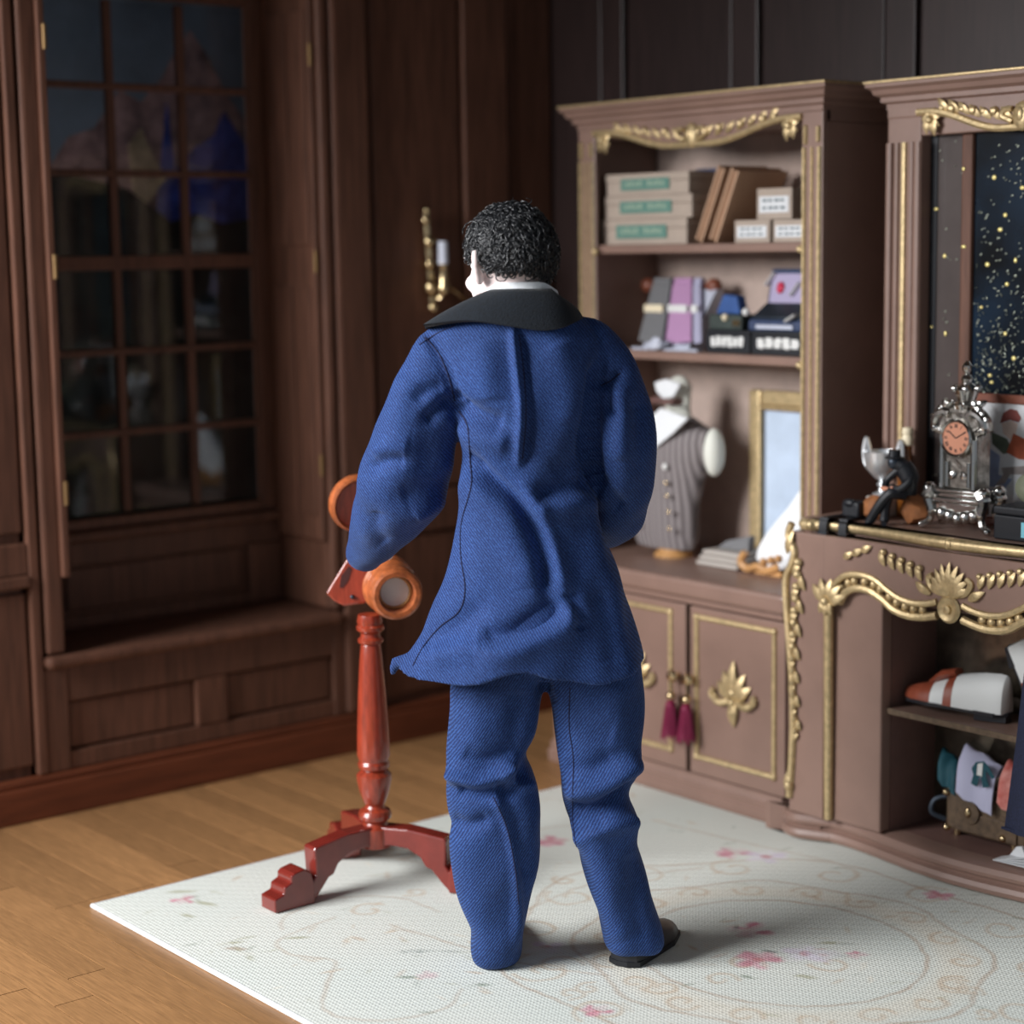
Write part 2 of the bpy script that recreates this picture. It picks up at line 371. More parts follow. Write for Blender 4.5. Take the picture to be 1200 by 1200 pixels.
for yy, s in ((2.487, 1), (3.456, -1)):       # folded shutters on the jambs
    a, b = (yy, yy+.022*s)
    sh = MB().box(-5.455, -5.175 if s < 0 else -5.13, a, b, .72, 2.5).build('shutter', MAT['wall'], win, smooth=False, bevel=.004)
    part('shutter_panel', -5.42, -5.31, b, b+.006*s, .80, 1.55, sh, bevel=.004); part('shutter_panel', -5.42, -5.31, b, b+.006*s, 1.68, 2.42, sh, bevel=.004)
    part('shutter_panel', -5.29, -5.20, b, b+.006*s, .80, 1.55, sh, bevel=.004); part('shutter_panel', -5.29, -5.20, b, b+.006*s, 1.68, 2.42, sh, bevel=.004)
    for z in (.97, 1.63, 2.28):
        MB().cyl((-5.178 if s < 0 else -5.127, b-.004*s, z-.035), (-5.178 if s < 0 else -5.127, b-.004*s, z+.035), .007, n=10).build('hinge', MAT['old_brass'], sh)
# printed landscape behind the panes: a flat board with flat printed shapes
XP = -5.72
def printmat(name, col, v=.5, s=9): return mat(name, col, .8, var=v, vscale=s, spec=.1)
bk = tag(MB().box(XP-.02, XP, 2.2, 4.2, .45, 2.95).build('landscape_board', printmat('print_sky', srgb(128, 138, 148), .25, 5), smooth=False), 'dim printed mountain landscape board standing behind the window panes', 'backdrop')
def pr(name, pts, col, off, v=.5, s=9):
    q = [W(x, y, 0, XP) for x, y in pts]
    MB().prism([(p.y, p.z) for p in q], lambda a, b, d: (XP+d, a, b), 0.0002, off).build(name, printmat('print_'+name, col, v, s), bk, smooth=False)
pr('far_peak', [(20, 330), (55, 200), (80, 160), (110, 150), (140, 105), (165, 120), (190, 90), (205, 60), (222, 35), (240, 60), (265, 110), (300, 160), (320, 330)], srgb(168, 132, 126), .001, .6, 14)
pr('blue_slope', [(180, 330), (185, 220), (195, 120), (205, 200), (225, 175), (250, 160), (262, 130), (300, 190), (330, 330)], srgb(62, 80, 160), .002, .6, 12)
pr('pale_ridge', [(160, 260), (150, 170), (165, 150), (178, 180), (195, 210), (185, 220)], srgb(180, 156, 124), .003, .4, 20)
pr('dark_forest', [(20, 700), (20, 205), (60, 200), (110, 212), (150, 222), (200, 260), (230, 250), (260, 262), (330, 250), (340, 700)], srgb(34, 38, 32), .004, .7, 8)
# back wall
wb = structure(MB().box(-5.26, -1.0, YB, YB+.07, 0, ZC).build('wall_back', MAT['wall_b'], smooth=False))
xs = [W(878, 60, 1, YB).x, W(1060, 60, 1, YB).x]; stp = xs[1]-xs[0]; ws = .112
for i in range(-3, 5):
    x = xs[0]+i*stp
    if x < -5.1: continue
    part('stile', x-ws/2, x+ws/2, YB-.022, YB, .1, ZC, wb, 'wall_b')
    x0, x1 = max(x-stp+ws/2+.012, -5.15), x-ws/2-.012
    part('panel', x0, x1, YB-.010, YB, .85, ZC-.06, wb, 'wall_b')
structure(MB().box(-5.14, -1.0, YB-.03, YB-.023, 0, .12).build('baseboard_back', MAT['base'], smooth=False))
# ================================================================== RUG (flat print as a colour attribute)
RX0, RX1, RY0, RY1 = -4.34, -1.62, 2.14, 3.925
st = .0045
nx, ny = int((RX1-RX0)/st), int((RY1-RY0)/st)
gx = np.linspace(RX0, RX1, nx); gy = np.linspace(RY0, RY1, ny); GX, GY = np.meshgrid(gx, gy, indexing='ij')
rng = np.random.RandomState(3)
def vnoise(sc):
    a = rng.rand(int((RX1-RX0)/sc)+3, int((RY1-RY0)/sc)+3)
    fx = (GX-RX0)/sc; fy = (GY-RY0)/sc; ix = fx.astype(int); iy = fy.astype(int); u = fx-ix; v = fy-iy
    u = u*u*(3-2*u); v = v*v*(3-2*v)
    return (a[ix, iy]*(1-u)+a[ix+1, iy]*u)*(1-v)+(a[ix, iy+1]*(1-u)+a[ix+1, iy+1]*u)*v
base = np.array(srgb(217, 218, 210)); colr = np.ones((nx, ny, 3))*base
n1 = vnoise(.22); n2 = vnoise(.035)
mint = np.array(srgb(206, 214, 208)); beige = np.array(srgb(222, 214, 198))
colr = colr*(1-.6*n1[..., None])+mint*(.6*n1[..., None])
WX = GX+.004*(vnoise(.03)-.5)*2; WY = GY+.004*(vnoise(.03)-.5)*2
def blend(mask, c):
    global colr
    colr = colr*(1-mask[..., None])+np.array(c)*mask[..., None]
def stroke(pts, wd, c, al=.6):
    pts = smoothline(pts, 8); mx = wd*2.5
    for (x0, y0), (x1, y1) in zip(pts[:-1], pts[1:]):
        i0 = max(0, int((min(x0, x1)-mx-RX0)/st)); i1 = min(nx, int((max(x0, x1)+mx-RX0)/st)+2)
        j0 = max(0, int((min(y0, y1)-mx-RY0)/st)); j1 = min(ny, int((max(y0, y1)+mx-RY0)/st)+2)
        if i0 >= i1 or j0 >= j1: continue
        sx, sy = WX[i0:i1, j0:j1], WY[i0:i1, j0:j1]; dx, dy = x1-x0, y1-y0; L2 = dx*dx+dy*dy+1e-12
        t = np.clip(((sx-x0)*dx+(sy-y0)*dy)/L2, 0, 1); d = np.hypot(sx-x0-t*dx, sy-y0-t*dy)
        STM[i0:i1, j0:j1] = np.maximum(STM[i0:i1, j0:j1], np.clip(1.35-d/wd, 0, 1)*al)
def strokes(lst, wd, c, al=.6):
    global STM
    STM = np.zeros((nx, ny))
    for p in lst: stroke(p, wd, c, al)
    blend(STM*(.55+.45*n2), c)
def blob(x, y, rx, ry, c, al=.7, ang=0):
    dx, dy = WX-x, WY-y; ca, sa = math.cos(ang), math.sin(ang)
    d = np.hypot((dx*ca+dy*sa)/rx, (-dx*sa+dy*ca)/ry)
    blend(np.clip(1.6-1.6*d, 0, 1)*al*(.35+.65*(n2 > .42)), c)
OC = (-2.955, 3.215)
def ell(a, b, t0=0, t1=2*PI, n=40, wob=0, k=8): return [(OC[0]+a*(1+wob*math.cos(k*t))*math.cos(t), OC[1]+b*(1+wob*math.cos(k*t))*math.sin(t)) for t in np.linspace(t0, t1, n)]
tanc = srgb(190, 160, 128); tan2 = srgb(172, 140, 112)
dl = np.hypot((GX-OC[0])/.50, (GY-OC[1])/.46); blend(np.clip((1-dl)*8, 0, 1)*np.clip((np.hypot((GX-OC[0])/.355, (GY-OC[1])/.325)-1)*8, 0, 1)*.45, srgb(224, 214, 196))
strokes([ell(.355, .325), ell(.50, .455, wob=.035), ell(.70, .62, wob=.05, k=6)], .0065, tan2, .55)
def spiral(x, y, r, a0, turns=1.1, s=1): return [(x+r*(1-.75*t)*math.cos(a0+s*turns*2*PI*t), y+r*(1-.75*t)*math.sin(a0+s*turns*2*PI*t)) for t in np.linspace(0, 1, 16)]
sp = []
for i in range(18):
    t = 2*PI*i/18; a, b = .435, .40
    sp.append(spiral(OC[0]+a*math.cos(t), OC[1]+b*math.sin(t), .045, t+1.5, 1, 1 if i % 2 else -1))
for i in range(14):
    t = 2*PI*(i+.5)/14; sp.append(spiral(OC[0]+.62*math.cos(t), OC[1]+.56*math.sin(t), .07, t, 1.1, 1 if i % 2 else -1))
for i in range(26): sp.append(spiral(random.uniform(RX0+.15, RX1-.1), random.uniform(RY0+.1, RY1-.1), random.uniform(.03, .06), random.random()*6, 1))
strokes(sp, .0075, tanc, .5)
# border scrolls of the left end
strokes([[(-3.84, 2.55), (-3.80, 2.36), (-3.70, 2.33), (-3.60, 2.38), (-3.50, 2.30), (-3.36, 2.20), (-3.24, 2.26), (-3.20, 2.40), (-3.26, 2.50)],
         [(-3.855, 2.402), (-3.93, 2.46), (-3.96, 2.62), (-3.86, 2.75), (-3.70, 2.77)], [(-4.2, 2.9), (-4.0, 3.0), (-3.95, 3.2), (-4.05, 3.4), (-3.95, 3.6)],
         [(-3.7, 2.62), (-3.5, 2.66), (-3.3, 2.70), (-3.1, 2.80)], [(-3.55, 2.9), (-3.6, 3.2), (-3.5, 3.5)], [(-3.9, 3.7), (-3.6, 3.74), (-3.3, 3.8)]], .0065, tan2, .36)
pink, rose, red_, lil = srgb(214, 160, 172), srgb(196, 112, 134), srgb(190, 84, 104), srgb(214, 204, 218)
grn, dkg, ol = srgb(122, 134, 116), srgb(92, 108, 104), srgb(160, 158, 126)
def flower(x, y, s, c1=pink, c2=rose):
    for i in range(6):
        t = i*1.05+random.random(); blob(x+s*.6*math.cos(t), y+s*.6*math.sin(t), s*.6, s*.45, c1 if i % 2 else c2, .75, t)
    blob(x, y, s*.35, s*.35, red_, .6)
def lf(x, y, L, a, c=grn, al=.65): blob(x, y, L, L*.3, c, al, a)
for (x, y, s) in [(-3.089, 3.26, .055), (-2.94, 3.13, .06), (-2.806, 3.322, .028), (-4.21, 2.331, .035), (-3.381, 2.493, .028), (-2.967, 2.648, .035), (-3.53, 3.657, .05), (-2.94, 3.794, .04), (-2.2, 3.2, .05), (-3.95, 3.35, .05), (-2.1, 2.6, .05)]: flower(x, y, s)
for (x, y, s) in [(-2.893, 3.241, .06), (-2.86, 3.265, .045), (-3.334, 2.813, .045), (-3.45, 3.70, .06), (-2.15, 3.22, .05)]: flower(x, y, s, lil, srgb(226, 220, 230))
for (x, y, L, a, c) in [(-2.90, 3.34, .045, .9, ol), (-2.87, 3.36, .03, .9, dkg), (-2.83, 3.29, .03, .5, dkg), (-3.12, 3.24, .03, 2.2, dkg), (-2.96, 3.19, .03, .5, dkg), (-3.515, 2.568, .055, .9, dkg), (-3.46, 2.62, .04, .8, dkg),
                        (-3.86, 2.26, .045, 1.1, ol), (-3.82, 2.25, .05, .7, srgb(160, 140, 120)), (-3.255, 2.543, .04, 1.0, grn), (-3.30, 2.50, .03, .6, ol), (-2.887, 3.033, .035, .4, grn), (-2.80, 3.13, .04, .6, ol), (-3.02, 3.08, .035, 1.6, srgb(190, 140, 110)),
                        (-3.42, 2.87, .03, .5, dkg), (-4.15, 2.36, .05, .3, ol), (-4.27, 2.36, .05, 1.0, ol), (-4.1, 2.28, .04, .2, ol), (-3.78, 2.40, .04, 1.0, ol), (-3.4, 2.45, .035, .8, grn)]: lf(x, y, L, a, c)
for i in range(340):
    x, y = random.uniform(RX0+.06, RX1-.06), random.uniform(RY0+.05, RY1-.05)
    lf(x, y, random.uniform(.015, .04), random.random()*PI, random.choice([ol, grn, tanc, tanc, beige]), random.uniform(.2, .5))
hz = .011+.0010*((np.sin(GX*2*PI/.0135)*np.sin(GY*2*PI/.0135)))
verts = np.stack([GX, GY, hz], -1).reshape(-1, 3)
ii = np.arange(nx*ny).reshape(nx, ny); quads = np.stack([ii[:-1, :-1], ii[1:, :-1], ii[1:, 1:], ii[:-1, 1:]], -1).reshape(-1, 4)
me = bpy.data.meshes.new('rug'); me.vertices.add(len(verts)); me.vertices.foreach_set('co', verts.ravel().astype(np.float32))
me.loops.add(quads.size); me.loops.foreach_set('vertex_index', quads.ravel().astype(np.int32)); me.polygons.add(len(quads))
me.polygons.foreach_set('loop_start', np.arange(0, quads.size, 4, dtype=np.int32)); me.update(calc_edges=True)
me.polygons.foreach_set('use_smooth', [True]*len(quads))
ca = me.color_attributes.new('print', 'FLOAT_COLOR', 'POINT'); ca.data.foreach_set('color', np.concatenate([colr.reshape(-1, 3), np.ones((nx*ny, 1))], 1).ravel().astype(np.float32))
mr = mat('rug_needlepoint', (1, 1, 1), .9, spec=.15); nt = mr.node_tree; at_ = nt.nodes.new('ShaderNodeAttribute'); at_.attribute_name = 'print'
tcr = nt.nodes.new('ShaderNodeTexCoord'); wvs = []
for dr_ in ('X', 'Y'):
    wv = nt.nodes.new('ShaderNodeTexWave'); wv.bands_direction = dr_; wv.inputs['Scale'].default_value = 30; wv.inputs['Distortion'].default_value = .8; wv.inputs['Detail Scale'].default_value = 4
    nt.links.new(tcr.outputs['Object'], wv.inputs[0]); wvs.append(wv)
mlw = nt.nodes.new('ShaderNodeMath'); mlw.operation = 'MULTIPLY'; nt.links.new(wvs[0].outputs[1], mlw.inputs[0]); nt.links.new(wvs[1].outputs[1], mlw.inputs[1])
bpw = nt.nodes.new('ShaderNodeBump'); bpw.inputs['Strength'].default_value = .35; bpw.inputs['Distance'].default_value = .004
nt.links.new(mlw.outputs[0], bpw.inputs['Height']); nt.links.new(bpw.outputs[0], nt.nodes['Principled BSDF'].inputs['Normal'])
nt.links.new(at_.outputs['Color'], nt.nodes['Principled BSDF'].inputs['Base Color']); me.materials.append(mr)
rugo = bpy.data.objects.new('rug', me); COL.objects.link(rugo)
tag(rugo, 'pale mint needlepoint rug with faded pink flowers on the oak floor', 'rug')
MB().tube([(RX0, RY1, .006), (RX0, RY0, .006), (RX1, RY0, .006)], .0065, 8).build('bound_edge', MAT['cloth_w'], rugo)
MB().box(RX0, RX1, RY0, RY1, .0004, .0085).build('backing', MAT['cloth_w'], rugo, smooth=False)
# ================================================================== BOOKCASE
def leafmb(mb, p, d, L, wd, up=(0, -1, 0), th=.35):
    """pointed leaf: flattened tapering body from p along d, standing proud toward `up`"""
    p, d, up = Vector(p), Vector(d).normalized(), Vector(up)
    pts = [p+d*L*t+up*(wd*.5*math.sin(PI*t)) for t in (0, .2, .45, .7, .9, 1)]
    mb.tube(pts, [wd*.35, wd*.8, wd, wd*.75, wd*.35, wd*.05], 7, flat=th, ref=tuple(up)); return mb
def frame_mb(x0, x1, z0, z1, y, r, mb=None):
    mb = mb or MB()
    mb.tube([(x0, y, z0), (x0, y, z1)], r, 8); mb.tube([(x1, y, z0), (x1, y, z1)], r, 8)
    mb.tube([(x0, y, z0), (x1, y, z0)], r, 8); mb.tube([(x0, y, z1), (x1, y, z1)], r, 8)
    for x in (x0, x1):
        for z in (z0, z1): mb.ball((x, y, z), r*1.35, 8, 6)
    return mb
bc = thing('bookcase', 'tall mauve brown bookcase with gilt trim and two lower cabinet doors', 'bookcase', (-4.1, 4.1, 0))
BX0, BX1, YU, YL = -4.63, -3.605, 4.10, 3.937
def bp_(name, x0, x1, y0, y1, z0, z1, m='paint', bevel=.004, par=None): return MB().box(x0, x1, y0, y1, z0, z1).build(name, MAT[m], par or bc, smooth=False, bevel=bevel)
sweep(MB(), [(-.04, .0), (.004, 0), (.006, .035), (-.002, .045), (.0, .06), (-.01, .072), (-.01, .088), (-.04, .088)], [(BX0, 4.425), (BX0, YL), (BX1-.004, YL), (BX1-.004, 4.425)]).build('plinth', MAT['paint'], bc)
bp_('cabinet_side', BX0+.005, BX0+.03, YL+.012, 4.42, .088, .625); bp_('cabinet_side', BX1+.0005, BX1+.012, YL+.012, 4.42, .088, .625)
bp_('cabinet_floor', BX0+.03, BX1-.01, YL+.02, 4.42, .06, .088, 'paint_in'); bp_('cabinet_stile', BX0+.03, -4.425, YL+.004, YL+.03, .088, .625)
bp_('cabinet_rail', -4.425, BX1-.01, YL+.006, YL+.03, .605, .625)
ct = bp_('counter', BX0-.006, BX1+.012, YL-.016, 4.425, .627, .683, 'paint', .012)
for (x0, x1, mx0, mx1, kx) in ((-4.42, -4.0, -4.375, -4.062, -4.028), (-3.982, -3.60, -3.952, -3.64, -3.962)):
    dr = bp_('door', x0, x1, YL, YL+.02, .094, .602)
    frame_mb(mx0, mx1, .148, .573, YL-.001, .0085).build('gilt_moulding', MAT['gold'], dr)
    cx = (mx0+mx1)/2; orn = MB()
    for s in (-1, 1):
        leafmb(orn, (cx, YL-.004, .345), (s*.5, 0, 1), .095, .02); leafmb(orn, (cx+s*.012, YL-.004, .35), (s*1.2, 0, 1), .07, .018)
        orn.tube(smoothline([(cx+s*.015, YL-.006, .345), (cx+s*.05, YL-.012, .335), (cx+s*.085, YL-.012, .352), (cx+s*.078, YL-.01, .372)], 5), [.012]*8+[.009]*8, 7)
        leafmb(orn, (cx+s*.06, YL-.006, .335), (s, 0, .9), .045, .012)
    leafmb(orn, (cx, YL-.006, .34), (0, 0, 1), .125, .022); leafmb(orn, (cx, YL-.004, .35), (0, 0, -1), .085, .02)
    for i in range(4): orn.ball((cx, YL-.012, .40-.03*i), (.016-.002*i, .012, .014), 8, 6)
    orn.build('gilt_ornament', MAT['gold'], dr)
    MB().lathe([(.008, 0), (.008, .016), (.016, .02), (.019, .03), (.013, .04), (.004, .043)], 12, Matrix.Translation((kx, YL, .385)) @ Matrix.Rotation(R(90), 4, 'X')).build('knob', MAT['brass'], dr)
bp_('side_panel', BX0, BX0+.028, YU, 4.42, .683, 2.0); bp_('side_panel', BX1-.028, BX1, YU, 4.42, .683, 2.0)
bp_('header', BX0, BX1, YU-.002, YU+.02, 2.0, 2.05)
bp_('back_panel', BX0+.028, BX1-.028, 4.405, 4.42, .683, 2.0, 'lining', 0); bp_('top_board', BX0, BX1, YU, 4.42, 2.0, 2.09)
S1, S2 = 1.668, 1.340
bp_('shelf', BX0+.028, BX1-.028, YU+.002, 4.405, S1-.027, S1); bp_('shelf', BX0+.028, BX1-.028, YU+.002, 4.405, S2-.027, S2)
for x0, x1 in ((BX0, BX0+.078), (BX1-.078, BX1)):
    pl = bp_('pilaster', x0, x1, YU-.014, YU, .683, 2.03); g = MB()
    for q in (.14, .5, .86):
        g.tube([(x0+(x1-x0)*q, YU-.016, .70), (x0+(x1-x0)*q, YU-.016, 1.93)], .0065 if q != .5 else .004, 6)
    for z in (S1-.02, S2-.02): g.ball((x1 if x0 < -4.2 else x0, YU-.017, z), .012, 8, 6)
    for i in range(9): g.ball((x0+.015+.048*(i % 2), YU-.016, 1.945+.005*i), .008, 6, 5)
    g.build('gilt_reeding', MAT['gold'], pl)
cor = sweep(MB(), [(-.03, 2.03), (.002, 2.03), (.002, 2.044), (.014, 2.05), (.014, 2.062), (.028, 2.07), (.032, 2.082), (.044, 2.09), (.044, 2.102), (-.03, 2.102)], [(BX0, 4.42), (BX0, YU-.014), (BX1, YU-.014), (BX1, 4.42)]).build('cornice', MAT['paint'], bc, angle=.4)
MB().tube([(BX0-.046, 4.42, 2.103), (BX0-.046, YU-.06, 2.103), (BX1+.046, YU-.06, 2.103), (BX1+.046, 4.42, 2.103)], .004, 6).build('gilt_edge', MAT['gold'], cor)
def valance(cx, half, y, ztop, par, drop=1.0):
    def zb(d):
        d = abs(d)/half; return ztop-drop*(.088-.07*(0.5-.5*math.cos(PI*min(1, max(0, (d-.18)/.72)))))
    N = 40; poly = [(cx-half+2*half*i/N, zb(-half+2*half*i/N)) for i in range(N+1)]+[(cx+half, ztop), (cx-half, ztop)]
    v = MB().prism(poly, lambda a, b, d: (a, y+d, b), 0, .012).build('valance', MAT['paint'], par, smooth=False)
    g = MB(); g.tube([(p[0], y-.004, p[1]) for p in poly[:N+1]], .010, 7)
    for s in (-1, 1):
        for i in range(7):
            d = half*(.16+.1*i); x = cx+s*d; z = (zb(d)+ztop)/2
            h = ztop-zb(d)
            leafmb(g, (x-s*.02, y, z-h*.2), (s*.9, 0, .8), .05, .011); g.ball((x, y-.004, z+h*.12), .009+.004*(i % 2), 7, 5)
        xr = cx+s*(half-.045)
        for a in range(7): leafmb(g, (xr, y-.003, ztop-.035), (math.cos(a*.9+.3), 0, math.sin(a*.9+.3)), .034, .011)
        leafmb(g, (xr-s*.012, y-.003, ztop-.03), (0, 0, -1), .05, .012); leafmb(g, (xr+s*.014, y-.003, ztop-.03), (0, 0, -1), .045, .011)
        g.ball((xr, y-.012, ztop-.036), .012, 8, 6)
        g.tube(smoothline([(cx+s*.03, y-.006, ztop-drop*.07), (cx+s*.06, y-.01, ztop-drop*.05), (cx+s*.05, y-.01, ztop-drop*.03), (cx+s*.03, y-.008, ztop-drop*.03)], 5), .008, 7)
    g.ball((cx, y-.006, ztop-drop*.055), (.028, .014, .038), 12, 8); g.ball((cx, y-.012, ztop-drop*.05), (.014, .012, .022), 10, 7)
    for a in range(5): leafmb(g, (cx, y-.004, ztop-.04), (math.cos(PI*(a+.5)/5), 0, math.sin(PI*(a+.5)/5)), .035, .010)
    g.build('gilt_carving', MAT['gold'], v); return v
valance((BX0+BX1)/2, .437, YU-.012, 2.03, bc, .78)
# ------------------------------------------------ things in the bookcase
def zone(px0, px1, py, Y): return W(px0, py, 1, Y).x, W(px1, py, 1, Y).x
def hgt(dpy, px, py, Y): return dpy*(W(px, py, 1, Y)-CAM).dot(FW)/FPX
zz = S1+.0005
for (a, b, pyc, dh, w_, lab) in ((703, 805, 267, 29, .0, 'lowest of three stacked tan boxes with green labels on top shelf'),
                            (707, 811, 238, 26, .006, 'middle of three stacked tan boxes with green labels on top shelf'),
                            (709, 807, 209, 25, .0, 'topmost of three stacked tan boxes with green labels on top shelf')):
    Y = 4.135; x0, x1 = zone(a+2, b, pyc, Y); h = hgt(dh, a, pyc, Y)
    t = thing('card_box', lab, 'box', ((x0+x1)/2, Y, zz), 0, 'stacked tan boxes on the top shelf')
    MB().box(x0, x1, Y, Y+.13, zz, zz+h*.62).build('tray', MAT['tan'], t, smooth=False, bevel=.002)
    MB().box(x0-.002, x1+.002, Y-.002, Y+.132, zz+h*.63, zz+h).build('lid', MAT['tan'], t, smooth=False, bevel=.002)
    lx0, lx1 = x0+(x1-x0)*.19, x0+(x1-x0)*.78
    lb = MB().box(lx0, lx1, Y-.0045, Y-.003, zz+h*.24, zz+h*.76).build('green_label', MAT['green_l'], t, smooth=False)
    g = MB(); n = 0
    for i in range(9):     # illegible pale print
        if i == 4: continue
        u = lx0+(lx1-lx0)*(.10+.092*i); g.box(u, u+(lx1-lx0)*.06, Y-.0055, Y-.004, zz+h*(.42), zz+h*(.60+.05*(i % 2)))
    g.build('print', MAT['green_t'], lb, smooth=False, kind='stuff')
    zz += h+.0008
Y = 4.28; x0, x1 = zone(816, 842, 210, Y)
t = thing('blue_box', 'dark blue box standing behind the leaning brown folders on top shelf', 'box', (x0, Y, S1)); MB().box(x0, x1, Y, Y+.1, S1+.0005, S1+.205).build('body', MAT['blue_c'], t, smooth=False, bevel=.003)
MB().box(x0-.002, x1+.002, Y-.002, Y+.102, S1+.206, S1+.230).build('lid', MAT['blue_c'], t, smooth=False, bevel=.002)
for (px, lab, th, L) in ((813, 'left of two leaning brown card folders on top shelf', .030, .238), (829, 'right of two leaning brown card folders on top shelf', .034, .228)):
    Y = 4.125; x = W(px, 282, 1, Y).x
    M = Matrix.Translation((x, Y, S1+.0005)) @ Matrix.Rotation(R(24), 4, 'Y')
    t = thing('card_folder', lab, 'folder', (x, Y, S1), 0, 'leaning folders on the top shelf')
    M2 = M @ Matrix.Translation((0, 0, th*math.tan(R(24))))
    MB().box(0, th*.22, 0, .21, 0, L, M2).box(th*.78, th, 0, .21, 0, L, M2).build('cover', MAT['brown_e'], t, smooth=False, bevel=.0015)
    MB().box(th*.24, th*.76, .003, .207, .003, L-.004, M2).build('leaves', MAT['brown_c'], t, smooth=False)
for (a, b, py0, py1, zb, lab, Y) in ((861, 902, 254, 280, S1, 'small grey box with white label, lower left of three small boxes', 4.14), (906, 946, 252, 278, S1, 'small grey box with framed white label, lower right of three small boxes', 4.14), (887, 928, 214, 250, 0, 'small tan box with white label lying on two other small boxes', 4.16)):
    x0, x1 = zone(a, b, (py0+py1)/2, Y); h = hgt(py1-py0, a, py0, Y)
    if zb: ztop2 = zb+.0005+h; z0 = zb+.0005
    else: z0 = ZT
    ZT = max(globals().get('ZT', 0), z0+h+.0006) if zb else z0
    t = thing('small_box', lab, 'box', (x0, Y, z0), 0, 'three small boxes on the top shelf')
    MB().box(x0, x1, Y, Y+.15, z0, z0+h).build('body', MAT['tan'], t, smooth=False, bevel=.002)
    lb = MB().box(x0+(x1-x0)*.08, x1-(x1-x0)*.08, Y-.002, Y-.0004, z0+h*.22, z0+h*.74).build('white_label', MAT['paper'], t, smooth=False)
    g = MB()
    for k in (0, 1):
        for i in range(4):
            u = x0+(x1-x0)*(.18+.17*i); g.box(u, u+(x1-x0)*(.10+.03*((i+k) % 2)), Y-.0032, Y-.0012, z0+h*(.33+.24*k), z0+h*(.41+.24*k))
    g.build('print', MAT['ink'], lb, smooth=False, kind='stuff')
Y = 4.12; q = W(938, 240, 1, Y)
t = tag(MB().box(-.003, .003, 0, .2, 0, .16, Matrix.Translation((W(934, 248, 1, 4.2).x+.01, 4.2, ZT+.001)) @ Matrix.Rotation(R(14), 4, 'Y')).build('envelope', MAT['envelope'], smooth=False), 'thin grey envelope leaning at the right end of the top shelf', 'envelope')
# tie display on the second shelf
Y = 4.16; xl, xr = W(748, 400, 1, Y).x, W(822, 400, 1, Y).x; xl2, xr2 = W(766, 335, 1, Y+.13).x, W(817, 335, 1, Y+.13).x
zt = W(790, 334, 1, Y+.13).z
t = thing('tie_stand', 'sloping plastic tie stand with two wooden ball finials on second shelf', 'stand', ((xl+xr)/2, Y, S2))
MB().prism([(Y, S2+.0005), (Y+.17, S2+.0005), (Y+.16, zt-.012), (Y+.13, zt-.012)], lambda a, b, d: (xl+.012+d*(xr-xl-.075), a, b), 0, 1).build('easel', MAT['acrylic'], t, smooth=False, bevel=.003)
MB().box(xl, xr+.01, Y-.03, Y-.003, S2+.0005, S2+.008).build('foot', MAT['acrylic'], t, smooth=False, bevel=.002)
MB().cyl((xl2-.035, Y+.145, zt-.002), (xr2+.075, Y+.145, zt-.002), .008).build('bar', MAT['woodf'], t)
for x in (xl2-.04, xr2+.06): MB().ball((x, Y+.145, zt-.002), (.028, .024, .024), 12, 8).build('finial', MAT['woodf'], t)
def tie(x0t, x1t, x0b, x1b, zb, m, lab, tip=.03):
    t = thing('necktie', lab, 'necktie', ((x0t+x1t)/2, Y, S2), 0, 'neckties on the tie stand')
    def P(f, u, off):
        yy = Y+.126-f*.126; z = zt+.004-f*(zt-zb); return (x0t+(x0b-x0t)*f+((x1t-x0t)*(1-f)+(x1b-x0b)*f)*u, yy-.006-off, z)
    rows = []
    for i in range(13):
        f = i/12; r = [P(f-(tip*abs(u-.5)*2 if i == 12 else 0), u, .004*math.sin(u*PI)) for u in np.linspace(0, 1, 9)]
        rows.append(r+[(a, b+.005, c) for a, b, c in r[::-1]])
    MB().grid(rows, True, True, True).build('blade', m, t)
    xm = (x0t+x1t)/2; r = (x1t-x0t)*.46
    MB().tube([(xm-r, Y+.133, zt+.012), (xm+r, Y+.133, zt+.012)], .012, 8).build('knot', m, t)
    p0, p1 = P(.42, .05, .012), P(.42, .95, .012)
    MB().box(p0[0], p1[0], p0[1]-.004, p0[1], p0[2]-.012, p0[2]+.012, ).build('tie_clip', MAT['cream'] if 'grey' in lab else MAT['white'], t, smooth=True, bevel=.003)
tie(xl2+.005, xl2+(xr2-xl2)*.45, xl+.004, xl+(xr-xl)*.40, S2+.018, MAT['tie_g'], 'grey necktie laid over the left of the tie stand')
tie(xl2+(xr2-xl2)*.50, xl2+(xr2-xl2)*.92, xl+(xr-xl)*.46, xl+(xr-xl)*.86, S2+.02, MAT['tie_p'], 'ribbed mauve pink necktie laid over the middle of the tie stand')
tie(xl2+(xr2-xl2)*.96, xl2+(xr2-xl2)*1.12, xl+(xr-xl)*.90, xl+(xr-xl)*1.02, S2+.02, MAT['tie_l'], 'narrow lavender necktie at the right of the tie stand')
xk = xl+(xr-xl)*.42
tag(MB().ball((xk, Y-.045, S2+.0165), (.034, .014, .016), 12, 8).ball((xk+.012, Y-.046, S2+.03), (.022, .012, .014), 10, 7).build('pocket_square', MAT['acrylic']), 'small crumpled pale blue pocket square in front of the tie stand', 'handkerchief')
